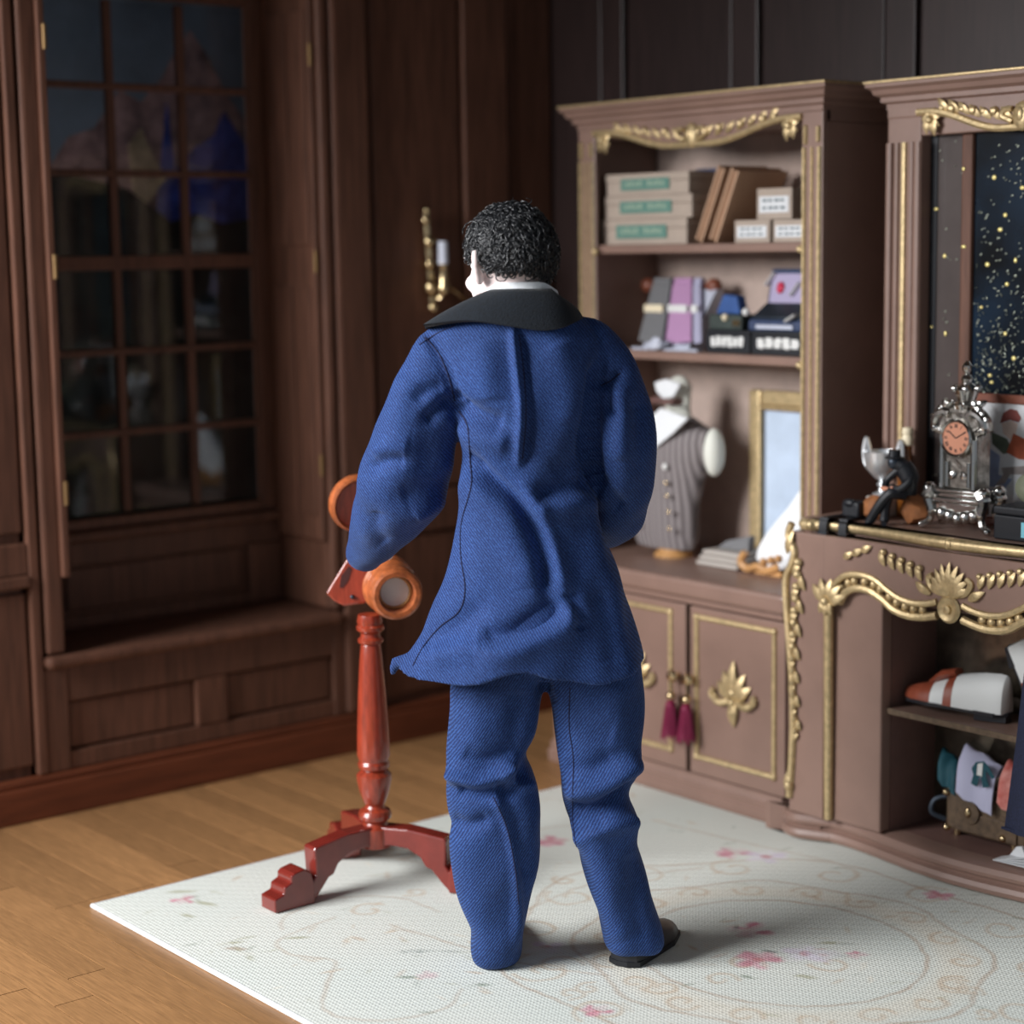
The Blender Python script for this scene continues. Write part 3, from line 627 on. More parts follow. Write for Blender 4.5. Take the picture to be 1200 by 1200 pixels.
# black boxes with white lettering
Y = 4.15
bh = hgt(27, 880, 405, Y); BT = S2+.0005+bh
for (a, b, lab) in ((828, 878, 'flat black box with white lettering on second shelf, beside the ties'), (880.5, 945, 'flat black box with large white lettering, right end of second shelf')):
    x0, x1 = zone(a, b, 405, Y); t = thing('black_box', lab, 'box', (x0, Y, S2), 0, 'flat black boxes on the second shelf')
    MB().box(x0, x1, Y, Y+.2, S2+.0005, S2+.0005+bh*.8).build('tray', MAT['black'], t, smooth=False, bevel=.002)
    MB().box(x0-.001, x1+.001, Y-.001, Y+.201, S2+bh*.81, BT).build('lid', MAT['black'], t, smooth=False, bevel=.002)
    g = MB(); n = 6 if a < 850 else 5
    for i in range(n):
        u = x0+(x1-x0)*(.12+.78*i/n); wd = (x1-x0)*.6/n
        g.box(u, u+wd, Y-.004, Y-.0015, S2+bh*.30, S2+bh*(.70+.05*(i % 2))); g.ball((u+wd*.6, Y-.002, S2+bh*(.5+.1*(i % 3-1))), (wd*.55, .003, bh*.16), 8, 6)
    g.build('lettering', MAT['white'], t, kind='stuff')
x0, x1 = zone(878, 943, 380, 4.17); z0 = BT+.0006
t = thing('jewel_case', 'open navy case with lilac lining and crimson stone on black boxes', 'case', (x0, 4.17, z0))
MB().prism([(4.165, z0), (4.235, z0), (4.235, z0+.072), (4.165, z0+.028)], lambda a, b, d: (x0+(x1-x0)*d, a, b), 0, 1).build('tray', MAT['blue_c'], t, smooth=False, bevel=.005)
MB().prism([(4.168, z0+.032), (4.232, z0+.072), (4.232, z0+.082), (4.168, z0+.042)], lambda a, b, d: (x0+.012+(x1-x0-.024)*d, a, b), 0, 1).build('grey_pad', MAT['iron'], t, smooth=True, bevel=.006)
ML = Matrix.Translation((0, 4.238, z0+.05)) @ Matrix.Rotation(R(-12), 4, 'X')
MB().box(x0, x1, 0, .016, 0, .135, ML).build('lid', MAT['blue_c'], t, smooth=False, bevel=.01)
MB().box(x0+.014, x1-.02, -.004, 0, .016, .118, ML).build('lining', MAT['lilac'], t, smooth=False)
MB().ball((x0+.055, -.008, .075), (.014, .007, .018), 10, 7, ML).build('crimson_stone', MAT['red'], t)
MB().box(x0+.035, x1-.04, 4.161, 4.1645, z0+.006, z0+.018).build('clasp', MAT['acrylic'], t, smooth=False)
for (u, v, L) in ((.000, .10, .05), (.105, .07, .055)): MB().tube([(x0+u, -.012, v-.02), (x0+u+.028, -.012, v+.02)], .011, 8, flat=.3, xf=ML).build('cellophane_glint', MAT['white'], t)  # white pieces put in for glints off cellophane, here and below
MB().tube([(x1-.06, 4.156, z0+.03), (x1-.02, 4.154, z0+.05)], .011, 8, flat=.4).build('cellophane_glint', MAT['white'], t)
MB().ball((x0-.002, 4.158, z0+.055), .012, 10, 7).build('cellophane_glint', MAT['white'], t)
x0, x1 = zone(832, 870, 375, 4.17)
t = thing('bow_tie_box', 'small dark green box holding a folded blue cloth, beside the navy case', 'box', (x0, 4.17, z0))
MB().box(x0, x1, 4.165, 4.26, z0, z0+.045).build('body', mat('dark_green_card', srgb(52, 62, 58), .6, var=.3), t, smooth=False, bevel=.004)
MB().prism([(x0+.004, z0+.046), (x1-.03, z0+.046), (x1-.045, z0+.10), (x0+.035, z0+.105)], lambda a, b, d: (a, 4.19+d, b), 0, .04).build('blue_cloth', mat('royal_cloth', srgb(52, 88, 150), .7, var=.2), t, smooth=False, bevel=.006)
MB().ball(((x0+x1)/2+.005, 4.161, z0+.037), .011, 10, 7).build('stud', MAT['cream'], t)
MB().box(x1-.035, x1-.004, 4.162, 4.1655, z0+.012, z0+.03).build('label', MAT['brass'], t, smooth=False)
# dress form in the lower bay
Y = 4.20; ZB = .6835
P0 = W(792, 655, 1, Y); mx = P0.x; k = (P0-CAM).dot(FW)/FPX
def zf(py): return W(790, py, 1, Y).z
t = thing('dress_form', 'cream dress form in striped waistcoat, white shirt front and brown bow tie', 'mannequin', (mx, Y, ZB), 0)
MB().lathe([(.062, 0), (.062, .008), (.05, .016), (.046, .026), (.03, .032), (.0, .033)], 20, Matrix.Translation((mx-.01, Y, ZB+.0005))).build('base', MAT['ochre'], t)
MB().cyl((mx-.01, Y, ZB+.03), (mx-.01, Y, ZB+.14), .014).build('pole', MAT['silver'], t)
def prof(rows, vy=Y, n=28):
    out = []
    for py, L, Rr, d in rows:
        z = zf(py); xa, xb = W(L, py, 1, vy).x, W(Rr, py, 1, vy).x; c, a = (xa+xb)/2, (xb-xa)/2
        out.append([(c+a*math.cos(2*PI*j/n), vy+d*math.sin(2*PI*j/n), z) for j in range(n)])
    return out
trs = [(641, 750, 812, .05), (625, 745, 815, .062), (590, 745, 816, .066), (560, 744, 822, .07), (535, 742, 832, .075), (515, 742, 838, .07), (503, 748, 836, .06), (495, 765, 822, .045), (488, 776, 812, .034)]
MB().grid(prof(trs), True, True, True).build('waistcoat', MAT['stripe'], t)
MB().grid(prof([(492, 779, 810, .03), (478, 782, 807, .028), (462, 782, 808, .03), (452, 784, 808, .032), (444, 788, 804, .025), (440, 793, 800, .01)]), True, True, True).build('neck', MAT['form'], t)
fy = Y-.078
def fr(pts, y0, th, name, m):
    q = [W(a, b, 1, y0) for a, b in pts]
    return MB().prism([(p.x, p.z) for p in q], lambda a, b, d: (a, y0+d, b), -th, 0).build(name, m, t, smooth=False, bevel=.002)
fr([(760, 492), (776, 478), (808, 490), (790, 508), (770, 524), (762, 512)], fy+.0, .008, 'shirt_front', MAT['cloth_w'])
fr([(770, 448), (783, 444), (800, 450), (792, 465), (780, 467), (772, 458)], fy+.03, .012, 'collar', MAT['cloth_w'])
b = MB(); c = W(781, 471, 1, fy-.004)
for s in (-1, 1): b.tube([(c.x+s*.004, c.y, c.z), (c.x+s*.025, c.y, c.z+.002), (c.x+s*.05, c.y, c.z+.003)], [.009, .02, .026], 8, flat=.5)
b.ball(tuple(c), .011, 8, 6); b.build('bow_tie', MAT['bow'], t)
for i, (bx, by) in enumerate([(779, 547), (780, 566), (781, 581), (783, 600), (784, 620), (748, 616)]):
    c = W(bx, by, 1, Y-.078); MB().ball(tuple(c), (.0105 if i == 0 else .008, .005, .0105 if i == 0 else .008), 10, 6).build('button', MAT['white' if i == 0 else 'brass'], t)
c = W(837, 530, 1, Y-.02)
MB().ball(tuple(c), (.032, .035, .075), 14, 10, ).build('arm_cap', MAT['form'], t)
# grey folded shirt in front of the frame
Y = 4.13; x0, x1 = zone(815, 863, 660, Y)
t = thing('folded_shirt', 'grey folded shirt lying beside the gilt picture frame on the counter', 'shirt', (x0, Y, ZB))
for i in range(3):
    MB().box(x0+.006*i, x1-.004*i, Y+.008*i, Y+.15, ZB+.0005+.016*i, ZB+.015+.016*i).build('fold', MAT['envelope'], t, smooth=True, bevel=.006)
MB().prism([(x0+.03, ZB+.048), (x1-.01, ZB+.048), (x1-.004, ZB+.10), (x0+.07, ZB+.075)], lambda a, b, d: (a, Y+.06+d, b), 0, .03).build('collar', MAT['tie_g'], t, smooth=False, bevel=.006)
# gilt framed picture
Y = 4.30; fx0 = W(876, 560, 1, Y).x; fx1 = BX1-.03; fz1 = W(910, 458, 1, Y).z
t = thing('picture_frame', 'gilt picture frame with pale blue painting standing in the lower bay', 'picture', (fx0, Y, ZB))
fw = .052; g = MB()
g.box(fx0, fx0+fw, Y, Y+.03, ZB+.0005, fz1).box(fx1-fw, fx1, Y, Y+.03, ZB+.0005, fz1).box(fx0+fw, fx1-fw, Y, Y+.03, fz1-fw, fz1).box(fx0+fw, fx1-fw, Y, Y+.03, ZB+.0005, ZB+fw)
fo = g.build('moulding', MAT['gold'], t, smooth=False, bevel=.012)
frame_mb(fx0+fw+.002, fx1-fw-.002, ZB+fw, fz1-fw-.002, Y-.004, .006).build('bead', MAT['gold'], fo)
pt = MB().box(fx0+fw, fx1-fw, Y+.014, Y+.02, ZB+fw, fz1-fw).build('canvas', MAT['canvas'], t, smooth=False)
MB().box(fx0+fw, fx1-fw, Y+.011, Y+.0138, fz1-fw-.012, fz1-fw).build('dark_band', MAT['lilac'], pt, smooth=False)
# white gown draped over a gilt scroll stool, in front of the picture
Y = 4.155
def pz(px, py): return W(px, py, 1, Y)
t = thing('draped_gown', 'white satin cloth draped over a small ochre scroll stand on the counter', 'cloth', (pz(905, 655).x, Y, ZB))
rows = []
for (py, L, Rr, d) in [(566, 938, 952, .014), (578, 929, 955, .022), (595, 918, 957, .03), (612, 903, 957, .036), (628, 891, 955, .042), (642, 884, 950, .048), (654, 882, 944, .05), (662, 890, 934, .046)]:
    a, b2 = pz(L, py), pz(Rr, py); n = 36; b2.x = min(b2.x, BX1-.032); cx, hw = (a.x+b2.x)/2, (b2.x-a.x)/2
    rows.append([(cx+hw*math.cos(2*PI*j/n)*(1+.05*math.sin(7*2*PI*j/n)), Y+.03+d*math.sin(2*PI*j/n)*(1+.16*math.sin(9*2*PI*j/n)), a.z) for j in range(n)])
MB().grid(rows[::-1], True, True, True).build('cloth', MAT['cloth_w'], t, angle=2)
g = MB(); a = pz(876, 662); zl = ZB+.012
g.tube(smoothline([(a.x+.01, Y-.02, zl+.05), (a.x-.006, Y-.022, zl+.02), (a.x+.02, Y-.02, zl), (a.x+.06, Y-.02, zl+.012), (a.x+.10, Y-.018, zl+.004), (a.x+.145, Y-.016, zl+.02)], 6), .012, 8)
for i in range(3): g.ball((a.x+.09+.03*i, Y-.026, zl+.03+.008*i), .012, 8, 6)
g.box(a.x+.01, a.x+.15, Y-.015, Y+.07, ZB+.0005, ZB+.016)
g.build('scroll_stand', MAT['ochre'], t)
# tassels
for kx, lab in ((-4.028, 'burgundy tassel hanging from the left door knob'), (-3.962, 'burgundy tassel hanging from the right door knob')):
    t = thing('tassel', lab, 'tassel', (kx, YL-.03, .385), 0, 'burgundy tassels on the cabinet doors')
    MB().tube([(kx-.004, YL-.032, .372), (kx, YL-.034, .35), (kx, YL-.034, .33)], .003, 6).build('cord', MAT['brass'], t)
    MB().ball((kx, YL-.034, .325), .015, 10, 7).build('bead', MAT['brass'], t)
    sk = MB().lathe([(.004, 0), (.014, -.008), (.017, -.025), (.022, -.07), (.028, -.104), (.025, -.106), (0, -.104)], 22, Matrix.Translation((kx, YL-.036, .314)))
    for i in range(22):
        an = 2*PI*i/22; sk.tube([(kx+.015*math.cos(an), YL-.036+.015*math.sin(an), .295), (kx+.029*math.cos(an), YL-.036+.029*math.sin(an), .205-.006*(i % 3))], .003, 4)
    sk.build('skirt', MAT['tassel'], t)
# ================================================================== MANTEL CABINET
CX = -2.98; YF = 3.862
mc = thing('mantelpiece', 'mauve brown mantelpiece with gilt scrolls and open shelved hearth at right', 'mantelpiece', (CX, 4.0, 0))
def mp(name, x0, x1, y0, y1, z0, z1, m='paint', bevel=.004, par=None): return MB().box(x0, x1, y0, y1, z0, z1).build(name, MAT[m], par or mc, smooth=False, bevel=bevel)
half = [(-3.575, 3.93), (-3.583, 3.895), (-3.565, 3.868), (-3.53, 3.862), (-3.49, 3.874), (-3.43, 3.896), (-3.36, 3.902), (-3.28, 3.897), (-3.18, 3.882), (-3.08, 3.868), (-2.98, 3.862)]
path = smoothline(half, 4); path = path+[(2*CX-x, y) for x, y in path[::-1][1:]]
OFF = .055
path2 = [(x+(.03 if x < -3.5 else (-.03 if x > 2*CX+3.5 else 0)), y+OFF*.55) for x, y in path]
zb = .0125
prof = [(-.05, zb), (.012, zb), (.026, zb+.008), (.030, zb+.02), (.026, zb+.032), (.012, zb+.038), (.014, zb+.044), (.024, zb+.05), (.026, zb+.06), (.018, zb+.072), (.0, zb+.078), (-.05, zb+.078)]
sweep(MB(), prof, path2).build('plinth', MAT['paint'], mc, angle=.5)
poly = [(x, y+.004) for x, y in path2]+[(path2[-1][0], 4.42), (path2[0][0], 4.42)]
MB().prism(poly, lambda a, b, d: (a, b, d), zb+.012, zb+.0775).build('hearth_floor', MAT['paint_in'], mc, smooth=False)
MB().box(-3.5, 2*CX+3.5, 3.94, 4.42, 0, .024).build('sub_base', MAT['paint_in'], mc, smooth=False)
ZT0 = zb+.078; ZM = .882
for s in (-1, 1):
    X = lambda x: CX+s*(x-CX)*-1 if s > 0 else x
    # pier: side block, front panel, inner face
    mp('pier', X(-3.525), X(-3.40), 3.872, 4.42, ZT0, ZM); mp('pier_panel', X(-3.398), X(-3.212), 3.888, 3.93, ZT0, ZM, bevel=.006)
    mp('hearth_side', X(-3.23), X(-3.212), 3.93, 4.13, ZT0, ZM, 'paint_in', 0)
    pl = MB().cyl((X(-3.384), 3.878, ZT0+.004), (X(-3.384), 3.872, .69), .012, .014, 10).build('gilt_column', MAT['gold'], mc)
    g = MB(); c = (X(-3.384), 3.866, .70)
    for a in (-.9, -.35, .2, .75, 1.3): leafmb(g, c, (s*-1*math.sin(a), 0, math.cos(a)*.8+.2), .07, .016)
    for a in (-.6, 0, .6): leafmb(g, (c[0], c[1], c[2]+.01), (math.sin(a), -.2, -1), .045, .014)
    g.ball((c[0], c[1]-.008, c[2]+.006), .015, 10, 7)
    g.build('gilt_leaves', MAT['gold'], pl)
    # carved garland down the outer corner
    g = MB(); e = [(-3.515, .905), (-3.527, .87), (-3.505, .83), (-3.515, .79), (-3.535, .75), (-3.533, .68), (-3.522, .58), (-3.51, .46), (-3.506, .34), (-3.512, .22), (-3.52, .13)]
    g.tube([(X(x), 3.868, z) for x, z in smoothline(e, 5)], .011, 7)
    for i in range(15):
        z = .80-.034*i; x = -3.497+.010*math.sin(z*9)
        g.ball((X(x), 3.864, z), (.015-.0005*i, .012, .012), 8, 5)
        leafmb(g, (X(x+.004), 3.868, z), ((.5 if i % 2 else -.5), 0, -1), .05-.0012*i, .012)
    leafmb(g, (X(-3.53), 3.866, .82), (-.35*-s*-1, 0, 1), .07, .014); leafmb(g, (X(-3.52), 3.866, .14), (0, 0, 1), .07, .014)
    g.ball((X(-3.516), 3.862, .165), .014, 8, 6)
    g.build('gilt_garland', MAT['gold'], mc)
mp('hearth_back', -3.212, 2*CX+3.212, 4.115, 4.13, ZT0, ZM, 'paint_in', 0)
MB().box(-3.207, 2*CX+3.207, 4.110, 4.1145, ZT0+.01, .86).build('speckled_mirror', mat('speckled_glass', srgb(116, 106, 94), .18, metal=.75, var=.5, vscale=24), mc, smooth=False)
mp('hearth_shelf', -3.21, 2*CX+3.21, 3.915, 4.108, .419, .433, 'paint', .003)
mp('shelf_edge', -3.21, 2*CX+3.21, 3.908, 3.9145, .418, .434, 'case', .002)
apr = [(-3.398, .88)]+[(-3.398, .735)]
N = 40
def zlow(x):
    d = abs(x-CX); return .742 if d < .03 else (.725+.012*math.cos(d*20) if d < .22 else .735)
mp('apron', -3.21, 2*CX+3.21, 3.892, 3.925, .728, ZM)
# gilded serpentine frieze
up = [(-3.375, .725), (-3.36, .757), (-3.325, .782), (-3.275, .790), (-3.225, .783), (-3.185, .762), (-3.145, .745), (-3.10, .738), (-3.055, .742), (-3.02, .752)]
lo = [(-3.345, .705), (-3.325, .735), (-3.29, .752), (-3.245, .752), (-3.20, .735), (-3.16, .712), (-3.115, .703), (-3.07, .705), (-3.02, .716)]
us = smoothline(up, 5)
fp_ = [(-3.402, ZM), (-3.402, .726)]+us+[(2*CX-x, z) for x, z in us[::-1]]+[(2*CX+3.402, .726), (2*CX+3.402, ZM)]
frz = MB().prism(fp_, lambda a, b, d: (a, 3.8725+d, b), 0, .02).build('frieze', MAT['paint'], mc, smooth=False)
g = MB()
for s in (-1, 1):
    X = lambda x: x if s < 0 else 2*CX-x
    g.tube([(X(x), 3.872, z) for x, z in smoothline(up, 6)], .009, 8); g.tube([(X(x), 3.872, z) for x, z in smoothline(lo, 6)], .011, 8)
    U = smoothline(up, 4); Lo = smoothline(lo, 4)
    for i in range(11):
        t = .12+.075*i; a = U[int(t*(len(U)-1))]; b = Lo[int(t*(len(Lo)-1))]
        g.ball((X((a[0]+b[0])/2), 3.880, (a[1]+b[1])/2), (.012, .010, .014), 8, 5)
    for i in range(5):          # leaf sprays above
        x = -3.205+.030*i; leafmb(g, (X(x), 3.869, .862-.006*i), (s*-.4, 0, -1), .042, .011); g.ball((X(x+.012), 3.866, .862-.007*i), .009, 7, 5)
    for i in range(3): leafmb(g, (X(-3.33+.03*i), 3.869, .83+.012*i), (s*-.8, 0, .4), .04, .011)
    leafmb(g, (X(-3.04), 3.868, .77), (-s*-.9, 0, .5), .055, .013)
g.build('gilt_scrollwork', MAT['gold'], frz)
g = MB()
for a in np.linspace(-1.25, 1.25, 9): leafmb(g, (CX, 3.866, .775), (math.sin(a), 0, math.cos(a)), .085-.012*abs(a), .013)
for s in (-1, 1): g.tube(smoothline([(CX+s*.01, 3.87, .775), (CX+s*.05, 3.868, .785), (CX+s*.066, 3.868, .81), (CX+s*.052, 3.868, .82)], 5), .009, 7)
g.lathe([(.032, 0), (.036, .008), (.03, .014), (.022, .010), (.012, .010), (.010, .018), (0, .02)], 18, Matrix.Translation((CX, 3.874, .738)) @ Matrix.Rotation(R(90), 4, 'X'))
g.build('gilt_shell', MAT['gold'], frz)
# mantel slab follows the bowed front
mpath = [(x+.02*(1 if x < CX else -1)+(.025 if x < -3.5 else (-.025 if x > 2*CX+3.5 else 0)), y-.002) for x, y in path2]
MB().prism([(x, y) for x, y in mpath]+[(mpath[-1][0], 4.42), (mpath[0][0], 4.42)], lambda a, b, d: (a, b, d), ZM, .920).build('mantel_shelf', MAT['paint'], mc, smooth=False)
MB().tube([(x, y-.004, .903) for x, y in mpath], .016, 10).build('gilt_edge', MAT['gold'], mc)
ZS = .9205
# ================================================================== OVERMANTEL
YO = 4.15
om = thing('overmantel_mirror', 'tall mauve framed overmantel with gilt carving and gold flecked dark glass', 'mirror', (CX, YO, ZS))
OX0 = -3.43; OX1 = 2*CX-OX0
def op(name, x0, x1, y0, y1, z0, z1, m='paint', bevel=.004, par=None): return MB().box(x0, x1, y0, y1, z0, z1).build(name, MAT[m], par or om, smooth=False, bevel=bevel)
for s in (0, 1):
    X = (lambda x: x) if s == 0 else (lambda x: 2*CX-x)
    f = op('frame_stile', X(-3.43), X(-3.315), YO, 4.42, ZS+.0005, 2.0, 'paint', .006)
    g = MB()
    for x, r in ((-3.418, .011), (-3.394, .008), (-3.343, .010), (-3.322, .012)): g.tube([(X(x), YO-.002, ZS+.03), (X(x), YO-.002, 1.93)], r, 8)
    g.build('bead', MAT['paint'], f); MB().tube([(X(-3.37), YO-.001, ZS+.03), (X(-3.37), YO-.001, 1.93)], .009, 8).build('gilt_bead', MAT['gold'], f)
YG = 4.195
op('frame_rail', -3.315, 2*CX+3.315, YO, 4.42, 1.945, 2.0); op('frame_foot', -3.315, 2*CX+3.315, YO, 4.42, ZS+.0005, ZS+.035)
cor = sweep(MB(), [(-.03, 2.02), (.002, 2.02), (.002, 2.034), (.014, 2.04), (.014, 2.052), (.028, 2.06), (.032, 2.072), (.044, 2.08), (.044, 2.092), (-.03, 2.092)], [(OX0, 4.42), (OX0, YO), (OX1, YO), (OX1, 4.42)]).build('cornice', MAT['paint'], om, angle=.4)
op('top_board', OX0, OX1, YO, 4.42, 2.0, 2.085)
MB().tube([(OX0-.046, 4.42, 2.093), (OX0-.046, YO-.046, 2.093), (OX1+.046, YO-.046, 2.093), (OX1+.046, 4.42, 2.093)], .004, 6).build('gilt_edge', MAT['gold'], cor)
op('header', -3.43, 2*CX+3.43, YO-.002, YO+.02, 1.995, 2.04)
valance(CX, .335, YO-.012, 2.02, om, .8)
mbm = mat('grey_brown_glass', srgb(78, 70, 68), .2, var=.12, vscale=10, spec=.5)
MAT['mirrorboard'] = mbm
for a, b in ((-3.314, -3.292), (2*CX+3.292, 2*CX+3.314)): op('shadow_strip', a, b, YG-.004, YG+.0, ZS+.035, 1.945, 'black', 0)  # black strips stand in for the shadow gap at the recess sides
mb_ = op('mirror_board', -3.315, 2*CX+3.315, YG, YG+.02, ZS+.035, 1.945, 'mirrorboard', 0)
ix0 = W(1128, 300, 1, YG-.01).x; ix1 = 2*CX-ix0
for a, b in ((ix0, ix0+.035), (ix1-.035, ix1)): op('inner_bar', a, b, YG-.022, YG, ZS+.035, 1.945, 'wall', .006)
def night():
    m = mat('night_glass', srgb(14, 24, 34), .12, spec=.5); nt = m.node_tree; N = nt.nodes; L = nt.links
    tc = N.new('ShaderNodeTexCoord'); nz = N.new('ShaderNodeTexNoise'); nz.inputs['Scale'].default_value = 4; nz.inputs['Detail'].default_value = 5; L.new(tc.outputs['Object'], nz.inputs[0])
    rp = N.new('ShaderNodeValToRGB'); L.new(nz.outputs[0], rp.inputs[0]); e = rp.color_ramp.elements
    e[0].position = .35; e[0].color = (*srgb(12, 18, 22), 1); e[1].position = .65; e[1].color = (*srgb(26, 42, 58), 1)
    L.new(rp.outputs[0], N['Principled BSDF'].inputs['Base Color']); return m
ng = MB().box(ix0+.035, ix1-.035, YG-.008, YG, ZS+.035, 1.945).build('night_glass', night(), mb_, smooth=False)
fl = MB(); fk = MB(); rn = random.Random(5)
def fleck(mb, x, z, L, a, r, y):
    mb.ball((0, 0, 0), (L, .0016, r), 6, 4, Matrix.Translation((x, y, z)) @ Matrix.Rotation(a, 4, 'Y'))
for i in range(700):
    x = rn.uniform(-3.30, 2*CX+3.30); z = rn.uniform(ZS+.06, 1.93)
    if x < ix0 and rn.random() > .30: continue
    y = YG-.002 if x < ix0 else YG-.010
    if ix0 < x < ix0+.035: continue
    dense = z < 1.45
    fleck(fl, x, z, rn.uniform(.002, .006), R(-35)+rn.uniform(-.4, .4), rn.uniform(.0015, .0028), y)
for (px, py) in [(1133, 198), (1165, 208), (1178, 252), (1172, 269), (1133, 289), (1157, 310), (1180, 333), (1090, 383), (1106, 391), (1178, 391), (1125, 414), (1160, 440), (1162, 448), (1095, 245), (1198, 220), (1190, 305), (1105, 300), (1150, 360), (1188, 420)]:
    q = W(px, py, 1, YG-.01); fk.ball((q.x, YG-(.010 if q.x > ix0+.035 else .003 if q.x < ix0 else .024), q.z), (rn.uniform(.0045, .008), .003, rn.uniform(.004, .007)), 8, 6)
for i in range(900):    # silvery leaf tangle low on the glass
    x = rn.uniform(ix0+.045, ix1-.045); z = 1.06+abs(rn.gauss(0, .24))
    if z > 1.6: continue
    fleck(fl, x, z, rn.uniform(.003, .007), rn.uniform(0, PI), rn.uniform(.001, .002), YG-.0105)
fl.build('silver_flecks', mat('silver_fleck', srgb(150, 155, 140), .35, metal=.6), mb_, kind='stuff'); fk.build('gold_flecks', MAT['glow_speck'], mb_, kind='stuff')
# ================================================================== ON THE MANTEL SHELF
# --- clock
Yc = 4.0
def cx_(px, py=560): return W(px, py, 1, Yc).x
def cz_(py, px=1130): return W(px, py, 1, Yc).z
xc = cx_(1129, 600); u_ = (W(1130, 560, 1, Yc)-CAM).dot(FW)/FPX
ck = thing('mantel_clock', 'ornate silver mantel clock with round copper dial and pointed finial', 'clock', (xc, Yc, ZS))
top = ZS+.428
P = MAT['pewter']
def zz_(f): return ZS+.0005+.428*f
bs = MB().box(xc-.075, xc+.075, Yc-.035, Yc+.04, zz_(.17), zz_(.20)).box(xc-.068, xc+.068, Yc-.03, Yc+.036, zz_(.20), zz_(.23)).box(xc-.078, xc+.078, Yc-.038, Yc+.042, zz_(.23), zz_(.255)).box(xc-.06, xc+.06, Yc-.025, Yc+.03, zz_(.10), zz_(.17))
for i in range(5): bs.ball((xc-.05+.025*i, Yc-.028, zz_(.10-.025*(2-abs(i-2))/2)), (.016, .012, .018), 8, 6)
bs.build('base', MAT['silver'], ck, bevel=.003)
for s in (-1, 1):
    for yy in (-.03, .035):
        MB().tube(smoothline([(xc+s*.07, Yc+yy, zz_(.24)), (xc+s*.088, Yc+yy*1.1, zz_(.20)), (xc+s*.078, Yc+yy, zz_(.12)), (xc+s*.084, Yc+yy*1.1, zz_(.05)), (xc+s*.104, Yc+yy*1.3, ZS+.010)], 5), [.018]*6+[.014]*6+[.010]*9, 8).ball((xc+s*.104, Yc+yy*1.3, ZS+.0105), .010, 8, 6).ball((xc+s*.086, Yc+yy, zz_(.245)), .018, 8, 6).build('scroll_foot', MAT['silver'], ck)
bd = MB().box(xc-.056, xc+.056, Yc-.022, Yc+.035, zz_(.255), zz_(.62))
bd.prism([(xc+.066*math.cos(a), zz_(.60)+.066*math.sin(a)) for a in np.linspace(0, PI, 16)], lambda a, b, d: (a, Yc+d, b), -.024, .036)
bd.build('case', P, ck, bevel=.004)
g = MB()
for s in (-1, 1):
    g.tube([(xc+s*.05, Yc-.026, zz_(.26)), (xc+s*.05, Yc-.026, zz_(.56))], .009, 8); g.tube([(xc+s*.034, Yc-.025, zz_(.27)), (xc+s*.034, Yc-.025, zz_(.42))], .006, 8)
    g.tube(smoothline([(xc+s*.055, Yc-.02, zz_(.60)), (xc+s*.078, Yc-.024, zz_(.63)), (xc+s*.07, Yc-.026, zz_(.69)), (xc+s*.045, Yc-.026, zz_(.72)), (xc+s*.03, Yc-.026, zz_(.70))], 5), .011, 8)
    g.ball((xc+s*.074, Yc-.022, zz_(.62)), .014, 8, 6); g.ball((xc+s*.06, Yc-.02, zz_(.73)), .012, 8, 6)
    for i in range(4): leafmb(g, (xc+s*(.066-.012*i), Yc-.022, zz_(.66+.03*i)), (s, -.1, .6), .03, .010)
    leafmb(g, (xc+s*.03, Yc-.024, zz_(.32)), (-s, 0, .6), .03, .009); leafmb(g, (xc+s*.008, Yc-.024, zz_(.36)), (s, 0, -.8), .03, .009)
g.build('scrollwork', MAT['silver'], ck)
fn = MB().lathe([(.034, 0), (.038, .012), (.024, .022), (.028, .035), (.034, .05), (.022, .062), (.012, .068), (.016, .078), (.012, .086), (.006, .09), (.012, .10), (.013, .112), (.004, .124)], 14, Matrix.Translation((xc, Yc+.005, zz_(.735))))
for i in range(6):
    a = i*PI/3; fn.ball((xc+.034*math.cos(a), Yc+.005+.034*math.sin(a), zz_(.86)), .009, 7, 5); leafmb(fn, (xc+.03*math.cos(a), Yc+.005+.03*math.sin(a), zz_(.75)), (math.cos(a), math.sin(a), .5), .03, .012)
fn.build('finial', MAT['silver'], ck)
zd = zz_(.565); TD = Matrix.Translation((xc-.004, Yc-.026, zd)) @ Matrix.Rotation(R(90), 4, 'X')
dl_ = MB().lathe([(.0415, 0), (.0415, .005), (0, .0052)], 32, TD).build('dial', MAT['terra'], ck)
MB().lathe([(.0415, -.002), (.050, 0), (.050, .008), (.046, .012), (.0415, .008), (.0415, -.002)], 32, TD, False).build('bezel', MAT['silver'], ck)
nm = MB(); ROM = ['XII', 'I', 'II', 'III', 'IV', 'V', 'VI', 'VII', 'VIII', 'IX', 'X', 'XI']
def bar(mb, cx0, cy0, cx1, cy1, wd, zt):    # thin bar on the dial plane
    d = Vector((cx1-cx0, cy1-cy0)); nn = Vector((-d.y, d.x)).normalized()*wd/2
    vs = []
    for zq in (.0052, zt):
        vs += [(cx0+nn.x, cy0+nn.y, zq), (cx1+nn.x, cy1+nn.y, zq), (cx1-nn.x, cy1-nn.y, zq), (cx0-nn.x, cy0-nn.y, zq)]
    mb.add(vs, [(0, 1, 2, 3), (4, 5, 6, 7), (0, 1, 5, 4), (1, 2, 6, 5), (2, 3, 7, 6), (3, 0, 4, 7)], TD)
